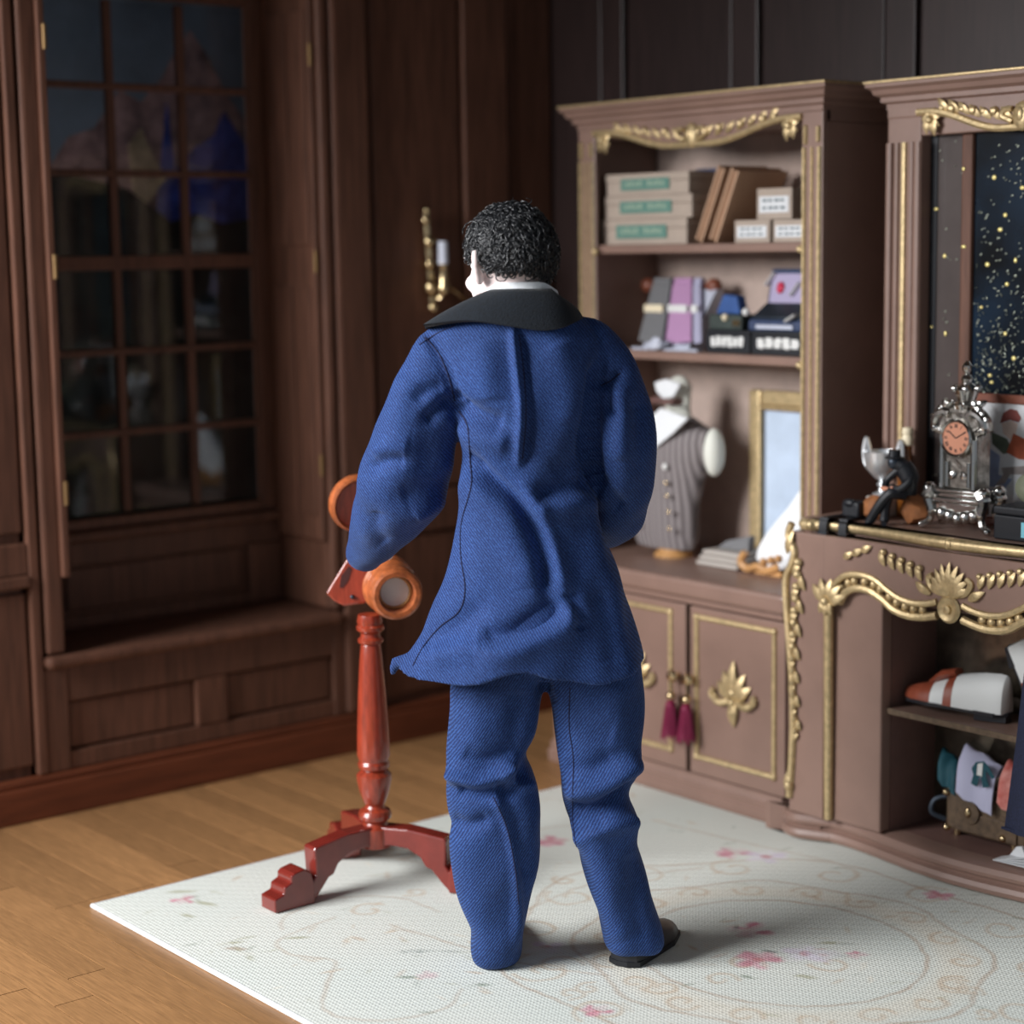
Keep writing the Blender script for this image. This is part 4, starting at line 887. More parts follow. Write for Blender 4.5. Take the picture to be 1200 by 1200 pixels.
for i, rtxt in enumerate(ROM):
    a = PI/2-2*PI*i/12; er = Vector((math.cos(a), math.sin(a))); et = Vector((er.y, -er.x))
    wds = {'I': .0026, 'V': .005, 'X': .005}; tot = sum(wds[c] for c in rtxt); p = -tot/2
    for c in rtxt:
        m = p+wds[c]/2; p += wds[c]; r0, r1 = .0275, .0365
        if c == 'I': segs = [(m, r0, m, r1)]
        elif c == 'V': segs = [(m-.0018, r1, m, r0), (m+.0018, r1, m, r0)]
        else: segs = [(m-.0018, r1, m+.0018, r0), (m+.0018, r1, m-.0018, r0)]
        for t0, q0, t1, q1 in segs:
            A = er*q0+et*t0; B = er*q1+et*t1; bar(nm, A.x, A.y, B.x, B.y, .0014, .0058)
nm.build('numerals', MAT['black'], dl_, smooth=False)
hd = MB(); a1, a2 = R(90+52), R(90-60)
bar(hd, 0, 0, .030*math.cos(a1), .030*math.sin(a1), .002, .0075); bar(hd, 0, 0, .031*math.cos(a2), .031*math.sin(a2), .0016, .0078)
hd.build('hands', MAT['black'], dl_, smooth=False)
# --- silver goblet on a pale block
Yg = 4.07; q = W(1035, 600, 1, Yg); xg = q.x
blk = tag(MB().box(xg-.045, xg+.03, Yg-.02, Yg+.05, ZS+.0005, ZS+.052).build('stone_block', MAT['envelope'], smooth=False, bevel=.003), 'small pale grey block under the silver two handled goblet', 'block')
gz = ZS+.0535; xg -= .012
gb = thing('goblet', 'small silver two handled goblet standing on a pale block', 'goblet', (xg, Yg+.012, gz))
MB().lathe([(.026, 0), (.026, .005), (.012, .012), (.010, .022), (.016, .03), (.009, .04), (.022, .05), (.042, .075), (.048, .105), (.050, .122), (.047, .122), (.044, .105), (.036, .08), (0, .06)], 24, Matrix.Translation((xg, Yg+.012, gz+.0004)) @ Matrix.Diagonal((1.12, 1.12, 1.0, 1))).build('bowl', MAT['goblet'], gb)
for s in (-1, 1):
    MB().tube(smoothline([(xg+s*.044, Yg+.012, gz+.07), (xg+s*.062, Yg+.012, gz+.085), (xg+s*.068, Yg+.012, gz+.12), (xg+s*.06, Yg+.012, gz+.155), (xg+s*.05, Yg+.012, gz+.13), (xg+s*.048, Yg+.012, gz+.115)], 5), .006, 7).build('handle', MAT['goblet'], gb)
# --- amber bottle with cream stopper
Yb = 4.105; xb = W(1063, 560, 1, Yb).x
bt = thing('bottle', 'slim amber bottle with cream stopper behind the seated black figurine', 'bottle', (xb, Yb, ZS))
MB().lathe([(.024, 0), (.026, .006), (.026, .12), (.014, .145), (.0125, .185), (.014, .186), (.014, .192), (0, .192)], 18, Matrix.Translation((xb, Yb, ZS+.0005))).build('glass_body', MAT['amber'], bt)
MB().lathe([(.009, 0), (.015, .004), (.017, .02), (.013, .03), (.016, .036), (.014, .05), (0, .053)], 14, Matrix.Translation((xb, Yb, ZS+.193))).build('stopper', MAT['cream'], bt)
# --- rocks and figurine
def rockmb(c, r, seed):
    m = MB(); m.ball((0, 0, 0), 1, 12, 8); rr = random.Random(seed)
    dirs = [Vector((rr.uniform(-1, 1), rr.uniform(-1, 1), rr.uniform(-1, 1))).normalized() for _ in range(12)]; hs = [rr.uniform(.6, .9) for _ in dirs]
    vs = []
    for v in m.v:
        v = Vector(v)
        for d, h in zip(dirs, hs):
            k = v.dot(d)
            if k > h: v = v-d*(k-h)
        vs.append((c[0]+v.x*r[0], c[1]+v.y*r[1], max(ZS+.0006, c[2]+v.z*r[2])))
    m.v = vs; return m
xr1 = W(1022, 605, 1, 3.99).x; xr2 = W(1074, 608, 1, 4.0).x
xr1 += .012
tag(rockmb((xr1-.0, 3.985, ZS+.03), (.040, .030, .040), 2).build('rock', MAT['rock'], smooth=True, angle=.4), 'brown rock lying left of the seated black figurine on the mantel', 'rock', 'brown rocks on the mantel')
tag(rockmb((xr2-.004, 3.995, ZS+.036), (.046, .04, .048), 9).build('rock', MAT['rock'], smooth=True, angle=.4), 'larger brown rock beside the clock that the black figurine sits on', 'rock', 'brown rocks on the mantel')
Yf = 3.955; fx = W(1050, 600, 1, Yf).x
fg = thing('figurine', 'small black figurine sitting bent over with crossed legs on a brown rock', 'figurine', (fx, Yf, ZS))
b = MB()
b.tube(smoothline([(fx+.030, Yf+.012, ZS+.085), (fx+.034, Yf+.012, ZS+.125), (fx+.018, Yf+.006, ZS+.155), (fx+.004, Yf, ZS+.165)], 5), [.022]*5+[.026]*6+[.02]*5, 10)
b.tube(smoothline([(fx+.03, Yf, ZS+.085), (fx+.0, Yf-.02, ZS+.085), (fx-.012, Yf-.028, ZS+.05), (fx-.014, Yf-.03, ZS+.012), (fx-.006, Yf-.042, ZS+.007)], 5), [.017]*6+[.013]*10+[.008]*5, 8)
b.tube(smoothline([(fx+.03, Yf+.0, ZS+.085), (fx+.01, Yf-.034, ZS+.09), (fx-.02, Yf-.045, ZS+.055), (fx-.05, Yf-.045, ZS+.012), (fx-.062, Yf-.05, ZS+.008)], 5), [.017]*6+[.013]*10+[.008]*5, 8)
b.tube(smoothline([(fx+.03, Yf+.008, ZS+.145), (fx+.05, Yf-.005, ZS+.125), (fx+.03, Yf-.024, ZS+.10), (fx+.005, Yf-.03, ZS+.105)], 5), .010, 8)
b.tube(smoothline([(fx+.01, Yf+.0, ZS+.15), (fx-.02, Yf-.012, ZS+.12), (fx-.015, Yf-.026, ZS+.10)], 5), .010, 8)
b.build('body', MAT['black'], fg)
MB().ball((fx-.004, Yf-.006, ZS+.168), (.017, .017, .02), 12, 8).build('head', MAT['iron'], fg)
MB().lathe([(.026, 0), (.026, .003), (.017, .005), (.016, .022), (0, .024)], 14, Matrix.Translation((fx-.004, Yf-.004, ZS+.178))).build('hat', MAT['black'], fg)
MB().tube([(fx-.02, Yf-.034, ZS+.10), (fx+.008, Yf-.036, ZS+.098), (fx+.018, Yf-.034, ZS+.106)], [.006, .007, .005], 8).build('hands', MAT['terra'], fg)
# --- braces (clipped straps) over the edge
ye = 3.868
for (px, lab, dz) in ((957, 'left of two black strap ends with metal clip hanging over the mantel edge', .055), (977, 'right of two black strap ends with metal clip hanging over the mantel edge', .075)):
    x = W(px, 612, 1, ye).x; q = min(mpath, key=lambda p: abs(p[0]-x)); yq = q[1]-.026
    t = thing('strap', lab, 'strap', (x, yq, ZS), R(0), 'strap ends on the mantel edge')
    L = [(yq+.12, ZS+.0055), (yq+.03, ZS+.0055), (yq+.006, ZS+.0045), (yq-.001, .905), (yq, .875), (yq+.001, ZS-dz)]
    MB().grid([[(x-.014, y-.002, z+.0015), (x+.014, y-.002, z+.0015), (x+.014, y+.0005, z-.0015), (x-.014, y+.0005, z-.0015)] for y, z in L], True, True, True).build('webbing', MAT['black'], t)
    MB().tube(smoothline([(x-.011, yq, ZS-dz), (x-.013, yq, ZS-dz-.016), (x, yq, ZS-dz-.026), (x+.013, yq, ZS-dz-.016), (x+.011, yq, ZS-dz)], 4), .002, 6).build('clip', MAT['iron'], t)
    MB().box(x-.0155, x+.0155, yq-.005, yq-.002, ZS-dz+.008, ZS-dz+.02).build('buckle', MAT['iron'], t, smooth=False)
xq = W(1000, 603, 1, 3.96).x
t = tag(MB().box(xq-.03, xq+.03, 3.945, 3.99, ZS+.0055, ZS+.05).ball((xq-.005, 3.95, ZS+.045), (.024, .012, .012), 10, 6).build('purse', MAT['black'], smooth=True, bevel=.008), 'small black lump of folded webbing at the left end of the mantel', 'purse')
# --- picture leaning at the back, right
Yp = 4.11; px0 = W(1122, 500, 1, Yp).x; px1 = px0+.36; pz0, pz1 = ZS+.0008, W(1170, 462, 1, Yp).z
t = thing('framed_print', 'brown framed colour print of a seated figure in hat, leaning behind the clock', 'picture', (px0, Yp, ZS))
fw = .024
fo = MB().box(px0, px1, Yp, Yp+.02, pz1-fw, pz1).box(px0, px1, Yp, Yp+.02, pz0, pz0+fw).box(px0, px0+fw, Yp, Yp+.02, pz0+fw, pz1-fw).box(px1-fw, px1, Yp, Yp+.02, pz0+fw, pz1-fw).build('moulding', MAT['woodf'], t, smooth=False, bevel=.004)
sh = MB().box(px0+fw, px1-fw, Yp+.008, Yp+.014, pz0+fw, pz1-fw).build('sheet', MAT['paper'], t, smooth=False)
def patch(name, pts, col, off):
    q = [W(x, y, 1, Yp+.008) for x, y in pts]; x_ = px1-fw
    MB().prism([(min(p.x, x_), min(max(p.z, pz0+fw), pz1-fw)) for p in q], lambda a, b, d: (a, Yp+.008-d, b), 0, off).build(name, mat('print_'+name, col, .75, var=.2, vscale=30), sh, smooth=False)
patch('hat', [(1172, 496), (1176, 484), (1184, 479), (1192, 481), (1197, 490), (1194, 495), (1184, 492)], srgb(140, 76, 70), .0012)
patch('face', [(1174, 496), (1186, 493), (1193, 497), (1191, 507), (1184, 515), (1176, 508)], srgb(226, 206, 196), .0008)
patch('green_waistcoat', [(1162, 506), (1180, 514), (1188, 530), (1176, 532), (1163, 520)], srgb(92, 104, 90), .0012)
patch('rust_coat', [(1188, 508), (1212, 520), (1214, 540), (1194, 538), (1180, 530)], srgb(178, 92, 64), .0016)
patch('blue_bench', [(1158, 524), (1172, 534), (1170, 556), (1186, 562), (1178, 572), (1158, 570)], srgb(150, 164, 196), .001)
patch('grey_table', [(1174, 548), (1230, 544), (1230, 556), (1184, 556), (1178, 566), (1166, 570), (1176, 556)], srgb(166, 156, 152), .0014)
# --- black box and stone at the right
Yx = 3.94; x0 = W(1164, 620, 1, Yx).x; x1 = x0+.22
t = thing('black_case', 'black oblong case lying in front of the framed print on the mantel', 'case', (x0, Yx, ZS))
MB().box(x0, x1, Yx, Yx+.12, ZS+.0005, ZS+.062).build('body', MAT['black'], t, smooth=False, bevel=.004)
MB().box(x0-.002, x1+.002, Yx-.002, Yx+.122, ZS+.063, ZS+.085).build('lid', MAT['black'], t, smooth=False, bevel=.006)
MB().box(x0+.085, x0+.10, Yx-.003, Yx-.0005, ZS+.012, ZS+.05).build('cyan_label', mat('cyan_card', srgb(130, 200, 215), .6), t, smooth=False)
tag(MB().ball((x0+.075, Yx+.06, ZS+.128), (.052, .03, .042), 14, 9).ball((x0+.11, Yx+.05, ZS+.108), (.03, .03, .022), 12, 7).build('soap_stone', MAT['olive']), 'rounded grey green ornament resting on the black case, right edge of photo', 'ornament')
# ================================================================== INSIDE THE HEARTH
ZH = .4335
def shoe_mesh(par, M, L=.27, mats=None):
    """two-tone shoe pointing along -x, sole on z=0"""
    def sec(x, wd, h, zb=.012, n=20):
        return [(x, wd*math.cos(2*PI*j/n), zb+max(0, math.sin(2*PI*j/n))*h + min(0, math.sin(2*PI*j/n))*.002) for j in range(n)]
    def up(xs, mat_, name):
        MB().grid([[tuple(M @ Vector(p)) for p in sec(*a)] for a in xs], True, True, True).build(name, mat_, par)
    up([(0, .006, .012), (.008, .022, .026), (.03, .036, .036), (.06, .041, .045), (.085, .042, .054)], MAT['leather'], 'toe_cap')
    up([(.085, .0415, .053), (.10, .041, .060), (.12, .040, .068)], MAT['leather_w'], 'vamp')
    up([(.12, .0405, .0685), (.128, .040, .073), (.142, .0395, .08)], MAT['leather'], 'saddle_strap')
    up([(.142, .039, .0795), (.17, .038, .088), (.21, .036, .096), (.25, .035, .10), (.265, .028, .098), (.27, .012, .09)], MAT['leather_w'], 'quarter')
    tb = MB().tube([tuple(M @ Vector(p)) for p in ((.07, .0, .058), (.10, 0, .084), (.14, 0, .098))], [.018, .026, .022], 8, flat=.5); tb.build('tongue', MAT['leather'], par)
    s = MB(); s.prism([(.0, .004), (.02, .034), (.08, .045), (.15, .036), (.25, .037), (.274, .012), (.274, -.012), (.25, -.037), (.15, -.036), (.08, -.045), (.02, -.034), (0, -.004)], lambda a, b, d: tuple(M @ Vector((a, b, d))), .004, .014)
    s.build('sole', MAT['shoe'], par, smooth=False); MB().prism([(.20, .034), (.27, .014), (.27, -.014), (.20, -.034)], lambda a, b, d: tuple(M @ Vector((a, b, d))), -.012, .004).build('heel', MAT['shoe'], par, smooth=False)
q = W(1068, 832, 1, 4.0)
sx = q.x-.004
t = thing('spectator_shoe', 'brown and white two tone shoe lying on the hearth shelf, toe to the left', 'shoe', (sx, 4.0, ZH), 0, 'two tone shoes on the hearth shelf')
shoe_mesh(t, Matrix.Translation((sx, 3.985, ZH+.0145)) @ Matrix.Rotation(R(4), 4, 'Z') @ Matrix.Diagonal((1.16, 1.05, 1.0, 1)))
q = W(1182, 800, 1, 4.05)
t = thing('spectator_shoe', 'second two tone shoe standing tilted behind the first, dark sole outward', 'shoe', (q.x, 4.05, ZH), 0, 'two tone shoes on the hearth shelf')
shoe_mesh(t, Matrix.Translation((q.x+.105, 4.056, ZH+.003)) @ Matrix.Rotation(R(60), 4, 'Y') @ Matrix.Rotation(PI, 4, 'Z') @ Matrix.Scale(.80, 4))
# suitcase with printed cloths
ZF = zb+.0785
Ys = 4.022; x0, x1 = W(1108, 930, 1, Ys).x, W(1108, 930, 1, Ys).x+.262
sc = thing('suitcase', 'small brown leather suitcase with brass lock on the hearth floor, open and overflowing', 'suitcase', (x0, Ys, ZF))
MB().box(x0, x1, Ys, Ys+.082, ZF+.012, ZF+.125).build('body', MAT['case'], sc, smooth=False, bevel=.012)
MB().box(x0+.035, x1-.03, Ys-.006, Ys, ZF+.02, ZF+.075).build('strap_panel', MAT['case'], sc, smooth=False, bevel=.004)
MB().lathe([(.032, 0), (.032, .008), (0, .01)], 20, Matrix.Translation((x0+.085, Ys-.004, ZF+.078)) @ Matrix.Rotation(R(90), 4, 'X')).build('lock_plate', MAT['case'], sc)
MB().ball((x0+.085, Ys-.016, ZF+.078), (.009, .006, .014), 10, 7).build('lock', MAT['brass'], sc)
for p in ((x0+.004, Ys-.002, ZF+.115), (x0+.006, Ys, ZF+.018), (x0+.19, Ys-.004, ZF+.03)): MB().ball(p, .011, 10, 6).build('corner_stud', MAT['brass'], sc)
for xx in (x0+.03, x1-.05):
    for yy in (Ys+.015, Ys+.065): MB().cyl((xx, yy, ZF+.0005), (xx, yy, ZF+.02), .009).build('foot', MAT['brass'], sc)
MB().tube(smoothline([(x0+.0, Ys+.02, ZF+.10), (x0-.035, Ys+.0, ZF+.085), (x0-.04, Ys-.006, ZF+.05), (x0-.005, Ys+.01, ZF+.035)], 5), .007, 8).build('handle', MAT['iron'], sc)
zt_ = ZF+.126
MAT['lilac_print'] = mat('lilac_print', srgb(196, 196, 222), .75)
def cloth(lab, x0_, x1_, m, skew, dy, hh, tail):
    rows = []
    for i in range(10):
        f = i/9
        pts = [(Ys+.07, zt_+.02+hh*.3), (Ys+.05, zt_+hh*.8), (Ys+.02, zt_+hh), (Ys-.008, zt_+hh*.75), (Ys-.02, zt_+hh*.35), (Ys-.022, zt_-tail)]
        L = smoothline(pts, 4); x = x0_+(x1_-x0_)*f; r = [(x+skew*(1-j/len(L)), y-dy-.004*math.sin(f*9), z-.03*f*hh/.1+.003*math.sin(f*14+j)) for j, (y, z) in enumerate(L)]
        rows.append(r+[(a, b+.004, c-.003) for a, b, c in r[::-1]])
    o = tag(MB().grid(rows, True, True, True).build('printed_cloth', m), lab, 'cloth', 'printed cloths in the suitcase'); return o
cloth('teal and yellow edged cloth spilling from the left of the open suitcase', x0-.005, x0+.052, MAT['teal'], -.03, .0, .10, -.02)
lc = cloth('lilac cloth printed with a dark teal jacket spilling from the open suitcase', x0+.050, x0+.165, MAT['lilac_print'], 0, .0, .125, -.0)
def decal(name, pts, m, par, y):
    q = [W(a, b, 1, y) for a, b in pts]; MB().prism([(p.x, p.z) for p in q], lambda a, b, d: (a, y+d, b), -.0015, .0).build(name, m, par, smooth=False)
yd = Ys-.0285
decal('teal_jacket', [(1139, 900), (1144, 893), (1153, 892), (1158, 897), (1166, 911), (1163, 913), (1156, 903), (1156, 912), (1160, 922), (1152, 923), (1150, 911), (1148, 911), (1145, 922), (1138, 918), (1141, 908)], MAT['teal'], lc, yd)
decal('white_shirt', [(1146, 895), (1152, 894), (1151, 910), (1145, 908)], MAT['white'], lc, yd-.0018)
cloth('coral and white cloth at the right of the open suitcase', x0+.180, x0+.255, mat('coral_print', srgb(208, 150, 140), .7, var=.5, vscale=18, col2=srgb(190, 80, 70)), .01, .0, .11, .0)
# folded white papers on the hearth floor
xp_ = W(1166, 962, 1, 3.925).x
t = thing('folded_papers', 'folded white papers fanned on the hearth floor in front of the suitcase', 'papers', (xp_, 3.92, ZF))
for i, (a, h, L) in enumerate(((4, .006, .2), (12, .008, .18), (22, .012, .15), (38, .02, .12))):
    M = Matrix.Translation((xp_+.012*i, 3.93, ZF+.004+.0036*i)) @ Matrix.Rotation(R(-a*.28), 4, 'Y') @ Matrix.Rotation(R(a*.6), 4, 'Z')
    MB().box(0, L, -.012, .03, 0, .002, M).build('sheet', MAT['paper'], t, smooth=False)
MB().prism([(xp_+.03, ZF+.018), (xp_+.05, ZF+.045), (xp_+.068, ZF+.05), (xp_+.085, ZF+.02)], lambda a, b, d: (a, 3.945+d, b), 0, .012).build('folded_corner', MAT['paper'], t, smooth=False, bevel=.003)
# navy trousers draped over the mantel edge
xn = -2.665
t = thing('draped_trousers', 'dark navy trouser leg hanging over the mantel front at the right edge of photo', 'trousers', (xn, 3.86, ZS))
rows = []
for (y, z, L, Rr) in [(3.935, ZS+.009, -2.69, -2.58), (3.90, ZS+.009, -2.69, -2.58), (3.862, ZS+.008, -2.695, -2.58), (3.838, .905, -2.697, -2.58), (3.836, .82, -2.700, -2.58), (3.836, .70, -2.716, -2.575), (3.836, .60, -2.730, -2.575), (3.836, .45, -2.746, -2.57), (3.836, .30, -2.765, -2.565), (3.836, .215, -2.776, -2.56)]:
    n = 18; cxm, hw = (L+Rr)/2, (Rr-L)/2; th = .006 if y > 3.86 else .016
    if y > 3.86: rows.append([(cxm+hw*math.cos(2*PI*j/n), y, z+th*math.sin(2*PI*j/n)) for j in range(n)])
    else: rows.append([(cxm+hw*math.cos(2*PI*j/n), y+th*math.sin(2*PI*j/n)*(1+.3*math.sin(j*2.2)), z) for j in range(n)])
MB().grid(rows, True, True, True).build('leg_cloth', MAT['navy'], t)
MB().tube([(xn-.11, 3.826, .222), (xn+.10, 3.826, .222)], .004, 6).build('hem_seam', MAT['navy'], t)
# ================================================================== SCONCE on the left wall
XS = XW+.02
def sp_(px, py, x=XS): q = W(px, py, 0, x); return q
sb = sp_(504, 300)
sn = thing('wall_sconce', 'brass wall sconce with beaded stem and white candle on the dark panelling', 'sconce', (XS, sb.y, sb.z))
g = MB(); g.tube([tuple(sp_(499, 250)), tuple(sp_(507, 362))], .010, 8)
for px, py, r in ((499, 258, .017), (503, 283, .024), (504, 309, .022), (506, 337, .030), (508, 360, .020), (500, 247, .012)): g.ball(tuple(sp_(px, py)), r, 12, 8)
g.build('stem', MAT['brass'], sn)
MB().cyl((XW-.018, sb.y, sp_(504, 310).z), (XS, sb.y, sp_(504, 310).z), .02).build('wall_plate', MAT['brass'], sn)
xo = XS+.07; c0, c1 = sp_(520, 336, xo), sp_(518, 308, xo)
MB().tube(smoothline([tuple(sp_(506, 340)), tuple(sp_(512, 350, XS+.05)), tuple(sp_(520, 345, xo))], 6), .006, 7).build('arm', MAT['brass'], sn)
MB().lathe([(.006, -.03), (.018, -.02), (.022, -.005), (.016, .01), (.014, .06), (.018, .068), (.018, .075), (0, .075)], 16, Matrix.Translation(c0)).build('candle_cup', MAT['brass'], sn)
MB().cyl((c0.x, c0.y, c0.z+.074), (c0.x, c0.y, c0.z+.15), .0165, .0155).build('candle', MAT['waxwhite'], sn)
c2 = sp_(548, 352, XS+.03)
MB().tube(smoothline([tuple(sp_(507, 342)), tuple(sp_(528, 338, XS+.03)), tuple(c2), tuple(sp_(566, 340, XS+.04))], 6), .007, 7).build('arm', MAT['brass'], sn)
c3 = sp_(570, 332, XS+.045)
MB().lathe([(.006, -.03), (.018, -.02), (.022, -.005), (.016, .01), (.014, .06), (0, .06)], 16, Matrix.Translation(c3)).build('candle_cup', MAT['brass'], sn)
MB().cyl((c3.x, c3.y, c3.z+.058), (c3.x, c3.y, c3.z+.135), .0165, .0155).build('candle', MAT['waxwhite'], sn)
# ================================================================== TRIPOD STAND WITH WOODEN BARREL
ROTZ = math.atan2(RT.y, RT.x)
def local_frame(Ox, Oy):
    O = Vector((Ox, Oy, 0))
    def DL(px, py, v=0.0):
        d = ray(px, py); t = (v-(CAM-O).dot(HV))/d.dot(HV); p = CAM+d*t-O
        return Vector((p.dot(RT), p.dot(HV), p.z))
    def S(px, py, v=0.0):
        d = ray(px, py); t = (v-(CAM-O).dot(HV))/d.dot(HV); return (d*t).dot(FW)/FPX
    return DL, S
SO = (-3.99, 2.785); ZR_ = .0122
SD, SS = local_frame(*SO)
sd = thing('viewer_stand', 'red mahogany tripod stand carrying a burl barrel with white lens and round disc', 'stand', (SO[0], SO[1], ZR_), ROTZ)
MB().lathe([(.044, .10), (.044, .150), (.034, .158), (.030, .165), (.042, .175), (.044, .186), (.040, .196), (.028, .203), (.024, .210), (.029, .218), (.040, .250), (.046, .280), (.046, .292), (.039, .300), (.033, .304), (.041, .312), (.042, .322), (.038, .330), (.0435, .345), (.042, .40), (.036, .52), (.030, .60), (.0265, .635), (.025, .640), (.033, .645), (.034, .653), (.026, .660), (.025, .668), (.036, .678), (.037, .687), (.028, .695), (0, .697)], 32).build('pole', MAT['mahog'], sd, angle=.5)
legp = [(0, .095), (0, .158), (.10, .158), (.155, .15), (.205, .142), (.208, .135), (.206, .085), (.205, .07), (.215, .055), (.24, .05), (.25, .0), (.215, .0), (.195, .02), (.165, .055), (.15, .06), (.135, .085), (.10, .105), (.05, .11)]
footp = [(.215, 0), (.215, .045), (.225, .085), (.245, .098), (.275, .092), (.285, .085), (.285, .070), (.305, .062), (.308, .044), (.335, .036), (.335, 0)]
for a in (219, 341, 114):
    ca, sa = math.cos(R(a)), math.sin(R(a))
    f3 = lambda r, z, d: (r*ca-d*sa, r*sa+d*ca, z)
    lg = MB().prism(legp, f3, -.026, .026).build('leg', MAT['mahog_dk'], sd, smooth=False, bevel=.005)
    MB().prism(footp, f3, -.034, .034).build('foot', MAT['mahog_dk'], lg, smooth=False, bevel=.004)
# barrel: axis points from the back towards the viewer, a little down and right
VB = .05
fc = SD(466, 703, VB-.10); bcn = SD(448, 683, VB+.08); ax = (fc-bcn).normalized()
QB = Matrix.Translation(bcn) @ ax.to_track_quat('Z', 'Y').to_matrix().to_4x4(); LB = (fc-bcn).length
br = MB().lathe([(.052, -.03), (.070, -.02), (.074, .0), (.074, .05), (.072, .055), (.068, .06), (.068, .066), (.073, .072), (.073, .10), (.069, .106), (.0665, .112), (.0665, .118), (.069, LB-.045), (.070, LB-.02), (.066, LB-.004), (.060, LB), (.049, LB), (.047, LB-.005), (.045, LB-.04), (0, LB-.04)], 40, QB).build('barrel', MAT['burl'], sd, angle=.5)
MB().lathe([(.044, LB-.0385), (.0445, LB-.030), (.040, LB-.028), (.038, LB-.034), (.036, LB-.036), (.044, LB-.0385)], 36, QB, False).build('inner_lip', MAT['ochre'], br)
MB().lathe([(.0385, LB-.0385), (.037, LB-.034), (0, LB-.031)], 32, QB).build('lens', MAT['white'], br)
# wedge bracket; its slot is a dark sheet with shade in the colour
wq = [(408, 657), (381, 701), (392, 711), (402, 716), (428, 713), (440, 700), (430, 672)]
slot = [(409, 669), (400, 680), (398, 694), (402, 694), (409, 684), (412, 672)]
bmw = bmesh.new()
q = [SD(a, b, VB-.03) for a, b in wq]; q2 = [p+Vector((.03, .085, .0)) for p in q]
MB().add([tuple(p) for p in q+q2], [tuple(range(7)), tuple(range(13, 6, -1))]+[(i, 7+i, 7+(i+1) % 7, (i+1) % 7) for i in range(7)]).build('bracket', MAT['mahog'], sd, smooth=False, bevel=.006)
bmw.free()
q = [SD(a, b, VB-.032) for a, b in slot]; n = len(q); q2 = [p+Vector((0, .004, 0)) for p in q]
MB().add([tuple(p) for p in q+q2], [tuple(range(n)), tuple(range(2*n-1, n-1, -1))]+[(i, n+i, n+(i+1) % n, (i+1) % n) for i in range(n)]).build('slot', MAT['slot'], sd.children[-1], smooth=False)
MB().ball(tuple(SD(413, 705, VB-.034)), .006, 8, 6).build('screw', MAT['iron'], sd)
MB().lathe([(.030, 0), (.034, .01), (.03, .028), (0, .03)], 20, Matrix.Translation((SD(433, 722, 0).x, .0, .690))).build('socket', MAT['mahog'], sd)
# disc
dc = SD(419, 595, VB+.10); dn = (Vector((.42, -.85, -.18))).normalized()
QD = Matrix.Translation(dc) @ dn.to_track_quat('Z', 'Y').to_matrix().to_4x4()
ds = MB().lathe([(.068, -.022), (.076, -.016), (.078, .0), (.076, .012), (.070, .016), (.066, .010), (0, .008)], 40, QD).build('disc', MAT['burl'], sd, angle=.5)
MB().lathe([(.0655, .0095), (.064, .012), (0, .0105)], 36, QD).build('disc_face', MAT['mahog'], ds)
MB().tube(smoothline([tuple(dc-dn*.01), tuple(dc+Vector((.012, .03, -.05))), tuple(SD(420, 662, VB+.06)), tuple(SD(424, 690, VB+.02))], 5), .014, 8).build('arm', MAT['mahog'], sd)

# ================================================================== THE DOLL
DO = (-3.213, 2.791); D, DS = local_frame(*DO); ZD = .0122
doll = thing('doll', 'dark haired male doll in blue twill suit, standing with back turned beside the tripod stand', 'doll', (DO[0], DO[1], ZD), ROTZ)
def ZL(p): return Vector((p.x, p.y, p.z-ZD))
def DP(px, py, v=0.0): return ZL(D(px, py, v))
# ---- sleeves and body paths: (px, py, depth, radius px)
LARM = [(560, 392, .0, 16), (538, 398, .0, 24), (517, 412, .00, 31), (508, 440, .0, 38), (498, 475, .01, 45), (487, 510, .03, 49), (478, 545, .06, 53), (468, 575, .10, 52), (452, 605, .17, 41), (439, 630, .25, 31), (430, 645, .31, 24), (428, 650, .34, 21)]
RARM = [(660, 386, .0, 15), (682, 392, .0, 22), (700, 406, .00, 28), (714, 440, .0, 34), (725, 475, .0, 37), (729, 510, .0, 41), (729, 545, .03, 40), (729, 575, .08, 35), (724, 600, .15, 32), (719, 612, .22, 27), (714, 618, .28, 22)]
def tubepx(mb, rows, n=28, k=4, grow=0.0):
    R_ = smoothline(rows, k); pts = [DP(a, b, v) for a, b, v, r in R_]; rad = [r*DS(a, b, v)+grow for a, b, v, r in R_]
    return mb.tube(pts, rad, n)
